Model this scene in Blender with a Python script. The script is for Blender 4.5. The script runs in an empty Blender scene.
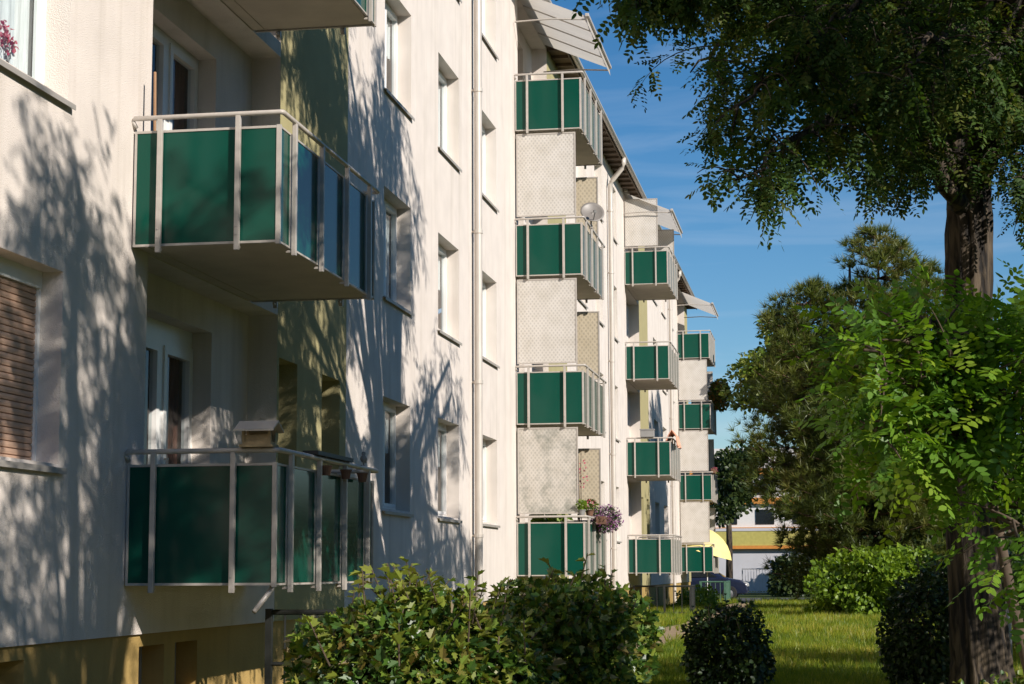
import bpy, math, random
import numpy as np
from mathutils import Vector, Matrix
random.seed(7)
rng = np.random.default_rng(7)
PI = math.pi
scene = bpy.context.scene
COL = scene.collection

# ------------------------------------------------------------------ camera
EYE = 1.35                                   # eye height above the lawn
F_PX, YAW, PITCH, ROLL, CX = 1816.9, 0.170094, 0.124734, -0.004136, 5.661
_R = Vector((math.cos(YAW), math.sin(YAW), 0))
_F = Vector((-math.sin(YAW)*math.cos(PITCH), math.cos(YAW)*math.cos(PITCH), math.sin(PITCH)))
_U = _R.cross(_F)
R2 = _R*math.cos(ROLL) + _U*math.sin(ROLL)
U2 = -_R*math.sin(ROLL) + _U*math.cos(ROLL)
cam_d = bpy.data.cameras.new('camera')
cam = bpy.data.objects.new('camera', cam_d)
COL.objects.link(cam)
cam_d.sensor_width = 36.0
cam_d.lens = F_PX/1024*36
cam_d.clip_start = 0.1
cam_d.clip_end = 3000
m = Matrix((R2, U2, -_F)).transposed().to_4x4()
m.translation = Vector((CX, 0, EYE))
cam.matrix_world = m
scene.camera = cam

def at(px, py, Y):
    """world point seen at photo pixel (px, py) on the plane y = Y"""
    d = R2*((px-512)/F_PX) - U2*((py-342)/F_PX) + _F
    t = Y/d.y
    return Vector((CX, 0, EYE)) + d*t

# ------------------------------------------------------------------ light
SUN_TO = Vector((1.0, -0.72, 0.66)).normalized()       # towards the sun
SUN_EL = math.asin(SUN_TO.z)
SUN_AZ = math.atan2(SUN_TO.x, SUN_TO.y)
world = bpy.data.worlds.new('World')
scene.world = world
world.use_nodes = True
nt = world.node_tree
nt.nodes.clear()
n_out = nt.nodes.new('ShaderNodeOutputWorld')
n_bg = nt.nodes.new('ShaderNodeBackground')
n_sky = nt.nodes.new('ShaderNodeTexSky')
n_sky.sky_type = 'NISHITA'
n_sky.sun_disc = False
n_sky.sun_elevation = SUN_EL
n_sky.sun_rotation = SUN_AZ
n_sky.air_density = 1.0
n_sky.dust_density = 0.1
n_sky.ozone_density = 4.0
n_bg.inputs['Strength'].default_value = 0.080
# thin cirrus streaks, part of the sky itself
tc = nt.nodes.new('ShaderNodeTexCoord')
mp = nt.nodes.new('ShaderNodeMapping')
mp.inputs['Rotation'].default_value = (0, math.radians(-8), 0)
mp.inputs['Scale'].default_value = (5.0, 5.0, 42.0)
nz = nt.nodes.new('ShaderNodeTexNoise')
nz.inputs['Scale'].default_value = 1.3
nz.inputs['Detail'].default_value = 7
nz.inputs['Distortion'].default_value = 0.7
rp = nt.nodes.new('ShaderNodeValToRGB')
rp.color_ramp.elements[0].position = 0.47
rp.color_ramp.elements[0].color = (0, 0, 0, 1)
rp.color_ramp.elements[1].position = 0.8
rp.color_ramp.elements[1].color = (0.17, 0.17, 0.17, 1)
mx = nt.nodes.new('ShaderNodeMixRGB')
mx.inputs['Color2'].default_value = (8.0, 8.6, 9.6, 1)
nt.links.new(tc.outputs['Generated'], mp.inputs['Vector'])
nt.links.new(mp.outputs['Vector'], nz.inputs['Vector'])
nt.links.new(nz.outputs['Fac'], rp.inputs['Fac'])
nt.links.new(rp.outputs['Color'], mx.inputs['Fac'])
hs = nt.nodes.new('ShaderNodeHueSaturation')
hs.inputs['Saturation'].default_value = 1.27
nt.links.new(n_sky.outputs['Color'], hs.inputs['Color'])
nt.links.new(hs.outputs['Color'], mx.inputs['Color1'])
nt.links.new(mx.outputs['Color'], n_bg.inputs['Color'])
nt.links.new(n_bg.outputs['Background'], n_out.inputs['Surface'])

sl = bpy.data.lights.new('sun', 'SUN')
sl.energy = 5.0
sl.angle = math.radians(0.38)
sl.color = (1.0, 0.925, 0.84)
sun = bpy.data.objects.new('sun', sl)
COL.objects.link(sun)
sun.location = (40, -14, 30)
sun.rotation_mode = 'QUATERNION'
sun.rotation_quaternion = (-SUN_TO).to_track_quat('-Z', 'Y')

vs = scene.view_settings
vs.view_transform = 'Standard'
vs.look = 'None'
vs.exposure = 0.33
vs.gamma = 1.0
vs.use_curve_mapping = False
scene.cycles.max_bounces = 8
scene.cycles.transparent_max_bounces = 12

# ------------------------------------------------------------------ materials
MATS = {}
def _new(name):
    m = bpy.data.materials.new(name)
    m.use_nodes = True
    MATS[name] = m
    t = m.node_tree
    return m, t, t.nodes['Principled BSDF']

def mat(name, col, rough=0.6, metal=0.0, var=0.12, scale=6.0, bump=0.0, bscale=60.0, spec=0.5, stretch=None, stain=None):
    """principled surface with procedural colour variation, fine bump and optional vertical stains"""
    m, t, p = _new(name)
    N, L = t.nodes, t.links
    p.inputs['Roughness'].default_value = rough
    p.inputs['Metallic'].default_value = metal
    p.inputs['Specular IOR Level'].default_value = spec
    co = N.new('ShaderNodeTexCoord')
    mp = N.new('ShaderNodeMapping')
    if stretch: mp.inputs['Scale'].default_value = stretch
    L.new(co.outputs['Object'], mp.inputs['Vector'])
    nz = N.new('ShaderNodeTexNoise')
    nz.inputs['Scale'].default_value = scale
    nz.inputs['Detail'].default_value = 6
    L.new(mp.outputs['Vector'], nz.inputs['Vector'])
    rp = N.new('ShaderNodeValToRGB')
    rp.color_ramp.elements[0].position = 0.25
    rp.color_ramp.elements[1].position = 0.75
    rp.color_ramp.elements[0].color = (*[c*(1-var) for c in col], 1)
    rp.color_ramp.elements[1].color = (*[min(1, c*(1+var)) for c in col], 1)
    L.new(nz.outputs['Fac'], rp.inputs['Fac'])
    cur = rp.outputs['Color']
    if stain:
        mp2 = N.new('ShaderNodeMapping')
        mp2.inputs['Scale'].default_value = (2.2, 2.2, 0.10)
        L.new(co.outputs['Object'], mp2.inputs['Vector'])
        n2 = N.new('ShaderNodeTexNoise')
        n2.inputs['Scale'].default_value = 1.6
        n2.inputs['Detail'].default_value = 8
        n2.inputs['Roughness'].default_value = 0.62
        L.new(mp2.outputs['Vector'], n2.inputs['Vector'])
        r2 = N.new('ShaderNodeValToRGB')
        r2.color_ramp.elements[0].position = 0.50
        r2.color_ramp.elements[0].color = (0, 0, 0, 1)
        r2.color_ramp.elements[1].position = 0.78
        r2.color_ramp.elements[1].color = (stain[3],)*3 + (1,)
        L.new(n2.outputs['Fac'], r2.inputs['Fac'])
        mm = N.new('ShaderNodeMixRGB')
        mm.inputs['Color2'].default_value = (*stain[:3], 1)
        L.new(r2.outputs['Color'], mm.inputs['Fac'])
        L.new(cur, mm.inputs['Color1'])
        cur = mm.outputs['Color']
    L.new(cur, p.inputs['Base Color'])
    if bump:
        nb = N.new('ShaderNodeTexNoise')
        nb.inputs['Scale'].default_value = bscale
        nb.inputs['Detail'].default_value = 4
        L.new(mp.outputs['Vector'], nb.inputs['Vector'])
        bp = N.new('ShaderNodeBump')
        bp.inputs['Strength'].default_value = bump
        bp.inputs['Distance'].default_value = 0.01
        L.new(nb.outputs['Fac'], bp.inputs['Height'])
        L.new(bp.outputs['Normal'], p.inputs['Normal'])
    return m

def leafmat(name, cols, trans=0.35, rough=0.45, spec=0.4, tint=(1.25, 1.2, 0.5)):
    """foliage: every leaf has its own tone (face attribute), light passes through it"""
    m, t, p = _new(name)
    N, L = t.nodes, t.links
    at_ = N.new('ShaderNodeAttribute'); at_.attribute_name = 'rnd'
    rp = N.new('ShaderNodeValToRGB')
    e = rp.color_ramp.elements
    e[0].color = (*cols[0], 1)
    e[1].color = (*cols[-1], 1)
    for i, c in enumerate(cols[1:-1]):
        e.new((i+1)/(len(cols)-1)).color = (*c, 1)
    L.new(at_.outputs['Fac'], rp.inputs['Fac'])
    L.new(rp.outputs['Color'], p.inputs['Base Color'])
    p.inputs['Roughness'].default_value = rough
    p.inputs['Specular IOR Level'].default_value = spec
    tr = N.new('ShaderNodeBsdfTranslucent')
    mul = N.new('ShaderNodeMixRGB'); mul.blend_type = 'MULTIPLY'
    mul.inputs['Fac'].default_value = 1
    mul.inputs['Color2'].default_value = (*tint, 1)
    L.new(rp.outputs['Color'], mul.inputs['Color1'])
    L.new(mul.outputs['Color'], tr.inputs['Color'])
    ms = N.new('ShaderNodeMixShader')
    ms.inputs['Fac'].default_value = trans
    L.new(p.outputs['BSDF'], ms.inputs[1])
    L.new(tr.outputs['BSDF'], ms.inputs[2])
    L.new(ms.outputs['Shader'], N['Material Output'].inputs['Surface'])
    return m

def bark(name, c0, c1, sc=9.0, bump=0.9):
    m, t, p = _new(name)
    N, L = t.nodes, t.links
    co = N.new('ShaderNodeTexCoord')
    mp = N.new('ShaderNodeMapping'); mp.inputs['Scale'].default_value = (sc, sc, sc*0.16)
    L.new(co.outputs['Object'], mp.inputs['Vector'])
    nz = N.new('ShaderNodeTexNoise'); nz.inputs['Scale'].default_value = 1.6; nz.inputs['Detail'].default_value = 9
    nz.inputs['Distortion'].default_value = 0.6
    L.new(mp.outputs['Vector'], nz.inputs['Vector'])
    rp = N.new('ShaderNodeValToRGB')
    rp.color_ramp.elements[0].position = 0.40; rp.color_ramp.elements[0].color = (*c0, 1)
    rp.color_ramp.elements[1].position = 0.66; rp.color_ramp.elements[1].color = (*c1, 1)
    L.new(nz.outputs['Fac'], rp.inputs['Fac'])
    L.new(rp.outputs['Color'], p.inputs['Base Color'])
    p.inputs['Roughness'].default_value = 0.9
    bp = N.new('ShaderNodeBump'); bp.inputs['Strength'].default_value = bump; bp.inputs['Distance'].default_value = 0.04
    L.new(nz.outputs['Fac'], bp.inputs['Height'])
    L.new(bp.outputs['Normal'], p.inputs['Normal'])
    return m

def glassmat(name, tint=(0.8, 0.85, 0.86)):
    m, t, p = _new(name)
    N, L = t.nodes, t.links
    tr = N.new('ShaderNodeBsdfTransparent'); tr.inputs['Color'].default_value = (*tint, 1)
    gl = N.new('ShaderNodeBsdfGlossy'); gl.inputs['Roughness'].default_value = 0.02
    fr = N.new('ShaderNodeFresnel'); fr.inputs['IOR'].default_value = 1.5
    ms = N.new('ShaderNodeMixShader')
    ge = N.new('ShaderNodeNewGeometry')
    inv = N.new('ShaderNodeMath'); inv.operation = 'SUBTRACT'; inv.inputs[0].default_value = 1.0
    L.new(ge.outputs['Backfacing'], inv.inputs[1])
    mu = N.new('ShaderNodeMath'); mu.operation = 'MULTIPLY'
    L.new(fr.outputs['Fac'], mu.inputs[0]); L.new(inv.outputs['Value'], mu.inputs[1])
    L.new(mu.outputs['Value'], ms.inputs['Fac'])
    L.new(tr.outputs['BSDF'], ms.inputs[1]); L.new(gl.outputs['BSDF'], ms.inputs[2])
    L.new(ms.outputs['Shader'], N['Material Output'].inputs['Surface'])
    return m

def frostmat(name, col, see=0.12, pat=16.0, dirt=0.0):
    """frosted sheet embossed with a small diamond pattern, slightly translucent"""
    m, t, p = _new(name)
    N, L = t.nodes, t.links
    co = N.new('ShaderNodeTexCoord')
    waves = []
    for ang in (38, -38):
        mp = N.new('ShaderNodeMapping'); mp.inputs['Rotation'].default_value = (0, math.radians(ang), 0)
        L.new(co.outputs['Object'], mp.inputs['Vector'])
        w = N.new('ShaderNodeTexWave'); w.bands_direction = 'X'; w.inputs['Scale'].default_value = pat/2
        w.inputs['Distortion'].default_value = 0.0
        L.new(mp.outputs['Vector'], w.inputs['Vector'])
        waves.append(w)
    mu = N.new('ShaderNodeMath'); mu.operation = 'MULTIPLY'
    L.new(waves[0].outputs['Fac'], mu.inputs[0]); L.new(waves[1].outputs['Fac'], mu.inputs[1])
    nz = N.new('ShaderNodeTexNoise'); nz.inputs['Scale'].default_value = 3.0; nz.inputs['Detail'].default_value = 7
    L.new(co.outputs['Object'], nz.inputs['Vector'])
    rp = N.new('ShaderNodeValToRGB')
    rp.color_ramp.elements[0].color = (*[c*1.06 for c in col], 1)
    rp.color_ramp.elements[1].color = (*[c*0.83 for c in col], 1)
    rp.color_ramp.elements[1].position = 0.7
    L.new(mu.outputs['Value'], rp.inputs['Fac'])
    r2 = N.new('ShaderNodeValToRGB')
    r2.color_ramp.elements[0].position = 0.3; r2.color_ramp.elements[0].color = (0.86, 0.85, 0.82, 1)
    r2.color_ramp.elements[1].position = 0.6; r2.color_ramp.elements[1].color = (1, 1, 1, 1)
    L.new(nz.outputs['Fac'], r2.inputs['Fac'])
    mm = N.new('ShaderNodeMixRGB'); mm.blend_type = 'MULTIPLY'; mm.inputs['Fac'].default_value = 1
    L.new(rp.outputs['Color'], mm.inputs['Color1']); L.new(r2.outputs['Color'], mm.inputs['Color2'])
    if dirt:
        n3 = N.new('ShaderNodeTexNoise'); n3.inputs['Scale'].default_value = 2.2; n3.inputs['Detail'].default_value = 9
        n3.inputs['Roughness'].default_value = .7
        L.new(co.outputs['Object'], n3.inputs['Vector'])
        r3 = N.new('ShaderNodeValToRGB')
        r3.color_ramp.elements[0].position = .48; r3.color_ramp.elements[0].color = (0, 0, 0, 1)
        r3.color_ramp.elements[1].position = .72; r3.color_ramp.elements[1].color = (dirt, dirt, dirt, 1)
        L.new(n3.outputs['Fac'], r3.inputs['Fac'])
        m3 = N.new('ShaderNodeMixRGB'); m3.inputs['Color2'].default_value = (.16, .18, .14, 1)
        L.new(r3.outputs['Color'], m3.inputs['Fac']); L.new(mm.outputs['Color'], m3.inputs['Color1'])
        mm = m3
    L.new(mm.outputs['Color'], p.inputs['Base Color'])
    p.inputs['Roughness'].default_value = 0.4
    bp = N.new('ShaderNodeBump'); bp.inputs['Strength'].default_value = 0.5; bp.inputs['Distance'].default_value = 0.004
    L.new(mu.outputs['Value'], bp.inputs['Height']); L.new(bp.outputs['Normal'], p.inputs['Normal'])
    tl = N.new('ShaderNodeBsdfTranslucent'); L.new(mm.outputs['Color'], tl.inputs['Color'])
    tr = N.new('ShaderNodeBsdfTransparent')
    m1 = N.new('ShaderNodeMixShader'); m1.inputs['Fac'].default_value = 0.25
    L.new(p.outputs['BSDF'], m1.inputs[1]); L.new(tl.outputs['BSDF'], m1.inputs[2])
    m2 = N.new('ShaderNodeMixShader'); m2.inputs['Fac'].default_value = see
    L.new(m1.outputs['Shader'], m2.inputs[1]); L.new(tr.outputs['BSDF'], m2.inputs[2])
    L.new(m2.outputs['Shader'], N['Material Output'].inputs['Surface'])
    return m

PLASTER = mat('cream_plaster', (0.68, 0.615, 0.555), rough=0.95, var=0.07, scale=2.2, bump=0.75, bscale=95, spec=0.15, stain=(0.42, 0.365, 0.29, 0.45))
OLIVE = mat('olive_plaster', (0.37, 0.33, 0.175), rough=0.95, var=0.08, scale=2.0, bump=0.55, bscale=55, spec=0.15, stain=(0.33, 0.28, 0.13, 0.35))
PLINTHM = mat('ochre_plinth', (0.40, 0.275, 0.10), rough=0.95, var=0.15, scale=1.5, bump=0.5, bscale=45, spec=0.15, stain=(0.22, 0.16, 0.07, 0.5))
SLAB = mat('painted_concrete', (0.52, 0.46, 0.38), rough=0.9, var=0.10, scale=3.0, bump=0.25, bscale=40, spec=0.2)
STEEL = mat('painted_steel', (0.43, 0.39, 0.345), rough=0.38, var=0.10, scale=14.0, spec=0.5, bump=0.05, bscale=30)
GREEN = mat('green_panel', (0.004, 0.060, 0.040), rough=0.12, var=0.05, scale=1.6, spec=0.26, bump=0.01, bscale=3)
WHITEF = mat('white_pvc', (0.78, 0.77, 0.74), rough=0.35, var=0.04, scale=4)
SILLM = mat('sill_metal', (0.33, 0.305, 0.27), rough=0.45, var=0.12, scale=8)
GLASS = glassmat('window_glass')
CURT = mat('lace_curtain', (0.74, 0.74, 0.72), rough=0.9, var=0.16, scale=9, stretch=(1, 6, 0.5))
CURTB = mat('brown_curtain', (0.14, 0.055, 0.035), rough=0.9, var=0.35, scale=10, stretch=(1, 6, 0.3))
DARKROOM = mat('dim_interior', (0.055, 0.05, 0.045), rough=0.9)
SHUT = mat('shutter_slat', (0.46, 0.30, 0.21), rough=0.55, var=0.12, scale=3)
FROST = frostmat('frosted_screen', (0.74, 0.70, 0.645), see=0.05, pat=11.0)
FROSTD = frostmat('stained_screen', (0.70, 0.655, 0.59), see=0.06, pat=11.0, dirt=.85)
FROSTB = frostmat('beige_screen', (0.70, 0.61, 0.46), see=0.03, pat=9.0)
AWN = mat('awning_cloth', (0.66, 0.62, 0.56), rough=0.8, var=0.08, scale=5, stretch=(0.4, 9, 1))
def see_through(m, fac):
    t = m.node_tree; p = t.nodes['Principled BSDF']
    tl = t.nodes.new('ShaderNodeBsdfTranslucent')
    t.links.new(p.inputs['Base Color'].links[0].from_socket, tl.inputs['Color'])
    ms = t.nodes.new('ShaderNodeMixShader'); ms.inputs['Fac'].default_value = fac
    t.links.new(p.outputs['BSDF'], ms.inputs[1]); t.links.new(tl.outputs['BSDF'], ms.inputs[2])
    t.links.new(ms.outputs['Shader'], t.nodes['Material Output'].inputs['Surface'])
see_through(AWN, .5)
ROOFM = mat('roof_tiles', (0.085, 0.06, 0.05), rough=0.85, var=0.25, scale=7, bump=0.4, bscale=18)
SOFF = mat('soffit_boards', (0.125, 0.085, 0.055), rough=0.8, var=0.3, scale=6, stretch=(1, 0.2, 1))
ZINC = mat('zinc_pipe', (0.50, 0.455, 0.40), rough=0.45, var=0.12, scale=7, metal=0.15, stretch=(3, 3, 0.5))
BLACKM = mat('black_railing', (0.018, 0.02, 0.018), rough=0.5, var=0.2)
GREENRAIL = mat('green_railing', (0.05, 0.12, 0.08), rough=0.5, var=0.2)
PINEW = mat('pale_feeder_wood', (0.34, 0.25, 0.13), rough=0.8, var=0.25, scale=10, bump=0.3)
WOOD = mat('weathered_wood', (0.33, 0.19, 0.10), rough=0.8, var=0.25, scale=10, stretch=(4, 4, .6), bump=0.3)
TERRA = mat('terracotta', (0.15, 0.075, 0.045), rough=0.8, var=0.2)
GREYP = mat('grey_plastic', (0.24, 0.235, 0.225), rough=0.55)
DISHM = mat('dish_paint', (0.20, 0.18, 0.16), rough=0.45)
YELLOW = mat('yellow_cloth', (0.80, 0.68, 0.26), rough=0.8, var=0.05)
CARP = mat('navy_car_paint', (0.012, 0.018, 0.045), rough=0.25, spec=0.7, var=0.05)
TYRE = mat('tyre_rubber', (0.018, 0.018, 0.018), rough=0.8)
RIMM = mat('alloy_rim', (0.4, 0.4, 0.41), rough=0.35, metal=0.8)
CARG = mat('car_glass', (0.015, 0.018, 0.02), rough=0.06, spec=0.8)
LAMPR = mat('lamp_lens', (0.6, 0.6, 0.58), rough=0.2)
STOREW = mat('store_wall', (0.47, 0.47, 0.50), rough=0.8, var=0.06, scale=1)
STOREY = mat('store_band_yellow', (0.42, 0.37, 0.10), rough=0.6)
STOREO = mat('store_band_orange', (0.55, 0.22, 0.04), rough=0.6)
PALEW = mat('pale_render', (0.62, 0.60, 0.58), rough=0.9, var=0.05)
PEACH = mat('peach_cloth', (0.72, 0.36, 0.24), rough=0.9, var=0.15, scale=14)
POSTM = mat('galvanised_post', (0.42, 0.42, 0.43), rough=0.45, metal=0.3)
BARK = bark('robinia_bark', (0.007, 0.005, 0.004), (0.105, 0.078, 0.05), bump=1.0)
BARKP = bark('pine_bark', (0.04, 0.025, 0.015), (0.19, 0.10, 0.055))
STEM = mat('stem_bark', (0.085, 0.06, 0.04), rough=0.9, var=0.3, scale=20)
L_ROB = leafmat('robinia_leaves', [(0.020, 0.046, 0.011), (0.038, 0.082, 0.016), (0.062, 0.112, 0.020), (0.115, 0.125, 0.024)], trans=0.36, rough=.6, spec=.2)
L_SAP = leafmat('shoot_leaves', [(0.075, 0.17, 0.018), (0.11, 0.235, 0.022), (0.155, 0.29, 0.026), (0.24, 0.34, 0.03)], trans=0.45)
L_HEDGE = leafmat('hedge_leaves', [(0.028, 0.068, 0.014), (0.05, 0.115, 0.018), (0.085, 0.16, 0.022), (0.16, 0.22, 0.028), (0.20, 0.22, 0.035), (0.14, 0.10, 0.03)], trans=0.25, rough=0.38, spec=0.5)
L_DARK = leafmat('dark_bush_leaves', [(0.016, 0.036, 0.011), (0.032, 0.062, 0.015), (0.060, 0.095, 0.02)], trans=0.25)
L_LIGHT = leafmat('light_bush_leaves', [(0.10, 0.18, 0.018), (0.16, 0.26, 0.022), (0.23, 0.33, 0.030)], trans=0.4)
L_PINE = leafmat('pine_needles', [(0.04, 0.062, 0.014), (0.085, 0.115, 0.020), (0.13, 0.155, 0.028), (0.165, 0.14, 0.038)], trans=0.25)
L_FAR = leafmat('far_leaves', [(0.06, 0.11, 0.018), (0.10, 0.165, 0.022), (0.16, 0.22, 0.03), (0.24, 0.25, 0.04)], trans=0.3)
L_FARD = leafmat('far_dark_leaves', [(0.018, 0.036, 0.012), (0.035, 0.06, 0.016), (0.06, 0.085, 0.02)], trans=0.25)
L_GRASS = leafmat('grass_blades', [(0.085, 0.15, 0.012), (0.16, 0.23, 0.016), (0.28, 0.32, 0.022), (0.42, 0.35, 0.07)], trans=0.45)
L_PURP = leafmat('purple_petals', [(0.15, 0.04, 0.15), (0.27, 0.07, 0.25), (0.42, 0.17, 0.36)], trans=0.3, tint=(1, 1, 1))
L_PINK = leafmat('pink_petals', [(0.50, 0.05, 0.10), (0.65, 0.12, 0.20), (0.7, 0.3, 0.32)], trans=0.3, tint=(1, 1, 1))
L_ORNG = leafmat('vine_leaves', [(0.04, 0.09, 0.015), (0.08, 0.14, 0.02), (0.16, 0.16, 0.03), (0.45, 0.16, 0.03)], trans=0.3)

# ------------------------------------------------------------------ mesh helpers
class MB:
    def __init__(s): s.v = []; s.f = []; s.mi = []
    def quad(s, a, b, c, d, mi=0):
        n = len(s.v); s.v += [tuple(a), tuple(b), tuple(c), tuple(d)]; s.f.append((n, n+1, n+2, n+3)); s.mi.append(mi)
    def poly(s, pts, mi=0):
        n = len(s.v); s.v += [tuple(p) for p in pts]; s.f.append(tuple(range(n, n+len(pts)))); s.mi.append(mi)
    def box(s, x0, x1, y0, y1, z0, z1, mi=0, ch=0.0):
        n = len(s.v)
        s.v += [(x, y, z) for x in (x0, x1) for y in (y0, y1) for z in (z0, z1)]
        for f in ((0, 1, 3, 2), (4, 6, 7, 5), (0, 4, 5, 1), (2, 3, 7, 6), (0, 2, 6, 4), (1, 5, 7, 3)):
            s.f.append(tuple(n+i for i in f)); s.mi.append(mi)
    def prism(s, pts, axis, a0, a1, mi=0):
        """polygon pts (2-D) extruded along axis 0/1/2 between a0 and a1"""
        def P(p, a):
            q = list(p); q.insert(axis, a); return tuple(q)
        n = len(s.v); k = len(pts)
        s.v += [P(p, a0) for p in pts] + [P(p, a1) for p in pts]
        s.f.append(tuple(range(n, n+k))); s.mi.append(mi)
        s.f.append(tuple(range(n+2*k-1, n+k-1, -1))); s.mi.append(mi)
        for i in range(k):
            j = (i+1) % k
            s.f.append((n+i, n+k+i, n+k+j, n+j)); s.mi.append(mi)
    def tube(s, pts, rad, seg=8, mi=0, rough=0.0):
        pts = [Vector(p) for p in pts]
        if not isinstance(rad, (list, tuple)): rad = [rad]*len(pts)
        n0 = len(s.v)
        ref = Vector((0.31, 0.17, 0.93)).normalized()
        for i, p in enumerate(pts):
            d = (pts[min(i+1, len(pts)-1)]-pts[max(i-1, 0)]).normalized()
            if abs(d.dot(ref)) > 0.95 and i == 0: ref = Vector((1, 0.2, 0.1)).normalized()
            u = (ref-d*ref.dot(d)).normalized(); w = d.cross(u)
            for k in range(seg):
                a = 2*PI*k/seg
                r = rad[i]
                if rough: r *= 1+rough*(math.sin(k*2.4+i*0.10)*0.55+math.sin(k*5.1-i*0.07)*0.45+random.uniform(-.25, .25))
                q = p+(u*math.cos(a)+w*math.sin(a))*r
                s.v.append(tuple(q))
        for i in range(len(pts)-1):
            for k in range(seg):
                a = n0+i*seg+k; b = n0+i*seg+(k+1) % seg
                s.f.append((a, b, b+seg, a+seg)); s.mi.append(mi)
        s.f.append(tuple(n0+k for k in reversed(range(seg)))); s.mi.append(mi)
        e = n0+(len(pts)-1)*seg
        s.f.append(tuple(e+k for k in range(seg))); s.mi.append(mi)
    def lathe(s, prof, seg=16, c=(0, 0, 0), mi=0):
        n0 = len(s.v)
        for r, z in prof:
            for k in range(seg):
                a = 2*PI*k/seg
                s.v.append((c[0]+r*math.cos(a), c[1]+r*math.sin(a), c[2]+z))
        for i in range(len(prof)-1):
            for k in range(seg):
                a = n0+i*seg+k; b = n0+i*seg+(k+1) % seg
                s.f.append((a, b, b+seg, a+seg)); s.mi.append(mi)
    def build(s, name, mats, parent=None, smooth=False, loc=None, bevel=0.0):
        me = bpy.data.meshes.new(name)
        me.from_pydata(s.v, [], s.f)
        if not isinstance(mats, (list, tuple)): mats = [mats]
        for mm in mats: me.materials.append(mm)
        if len(mats) > 1: me.polygons.foreach_set('material_index', s.mi)
        if smooth: me.polygons.foreach_set('use_smooth', [True]*len(me.polygons))
        me.update()
        o = bpy.data.objects.new(name, me)
        COL.objects.link(o)
        if parent: o.parent = parent
        if loc: o.location = loc
        if bevel:
            b = o.modifiers.new('bevel', 'BEVEL'); b.width = bevel; b.segments = 2; b.limit_method = 'ANGLE'
        return o

def tag(o, label=None, cat=None, group=None, kind=None):
    if label: o['label'] = label
    if cat: o['category'] = cat
    if group: o['group'] = group
    if kind: o['kind'] = kind
    return o
def thing(name, label, cat, loc=(0, 0, 0), rz=0, group=None):
    o = bpy.data.objects.new(name, None); COL.objects.link(o)
    o.empty_display_size = 0.2
    o.location = loc; o.rotation_euler = (0, 0, rz)
    return tag(o, label, cat, group)
def kids(o): return [c for c in COL.objects if c.parent == o]
def copy_tree(o, parent=None, loc=None):
    c = o.copy(); COL.objects.link(c); c.parent = parent
    if loc: c.location = loc
    for k in kids(o): copy_tree(k, c)
    return c

def scatter(name, tv, tf, P, M, S, mt, parent=None, kind=None, rnd=None):
    """many copies of a small leaf template as ONE foliage mesh. tv (m,3), tf (f,k) equal-size faces"""
    tv = np.asarray(tv, float); tf = np.asarray(tf, int)
    N = len(P); mv = tv.shape[-2]; nf, k = tf.shape
    S = np.asarray(S, float).reshape(N, 1, 1)
    V = (np.einsum('nij,mj->nmi', M, tv) if tv.ndim == 2 else np.einsum('nij,nmj->nmi', M, tv[rng.integers(0, len(tv), N)]))*S + np.asarray(P)[:, None, :]
    Fi = (tf[None]+(np.arange(N)*mv)[:, None, None]).reshape(-1)
    me = bpy.data.meshes.new(name)
    me.vertices.add(N*mv); me.vertices.foreach_set('co', V.reshape(-1).astype(np.float32))
    me.loops.add(N*nf*k); me.loops.foreach_set('vertex_index', Fi.astype(np.int32))
    me.polygons.add(N*nf); me.polygons.foreach_set('loop_start', (np.arange(N*nf)*k).astype(np.int32))
    me.update(calc_edges=True)
    a = me.attributes.new('rnd', 'FLOAT', 'FACE')
    base = rng.random(N) if rnd is None else rnd
    r = np.clip(np.repeat(base, nf)+rng.normal(0, 0.07, N*nf), 0, 1)
    a.data.foreach_set('value', r.astype(np.float32))
    me.materials.append(mt)
    o = bpy.data.objects.new(name, me); COL.objects.link(o)
    if parent: o.parent = parent
    if kind: o['kind'] = kind
    return o

def frames(A, Nn):
    """orthonormal frames with x = A (forward), z near Nn; returns (N,3,3) with columns x,y,z"""
    A = A/np.linalg.norm(A, axis=1, keepdims=True)
    Y = np.cross(Nn, A); l = np.linalg.norm(Y, axis=1, keepdims=True); l[l < 1e-6] = 1
    Y /= l
    Z = np.cross(A, Y)
    return np.stack([A, Y, Z], axis=2)
def rdir(n):
    v = rng.normal(size=(n, 3)); return v/np.linalg.norm(v, axis=1, keepdims=True)

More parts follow.
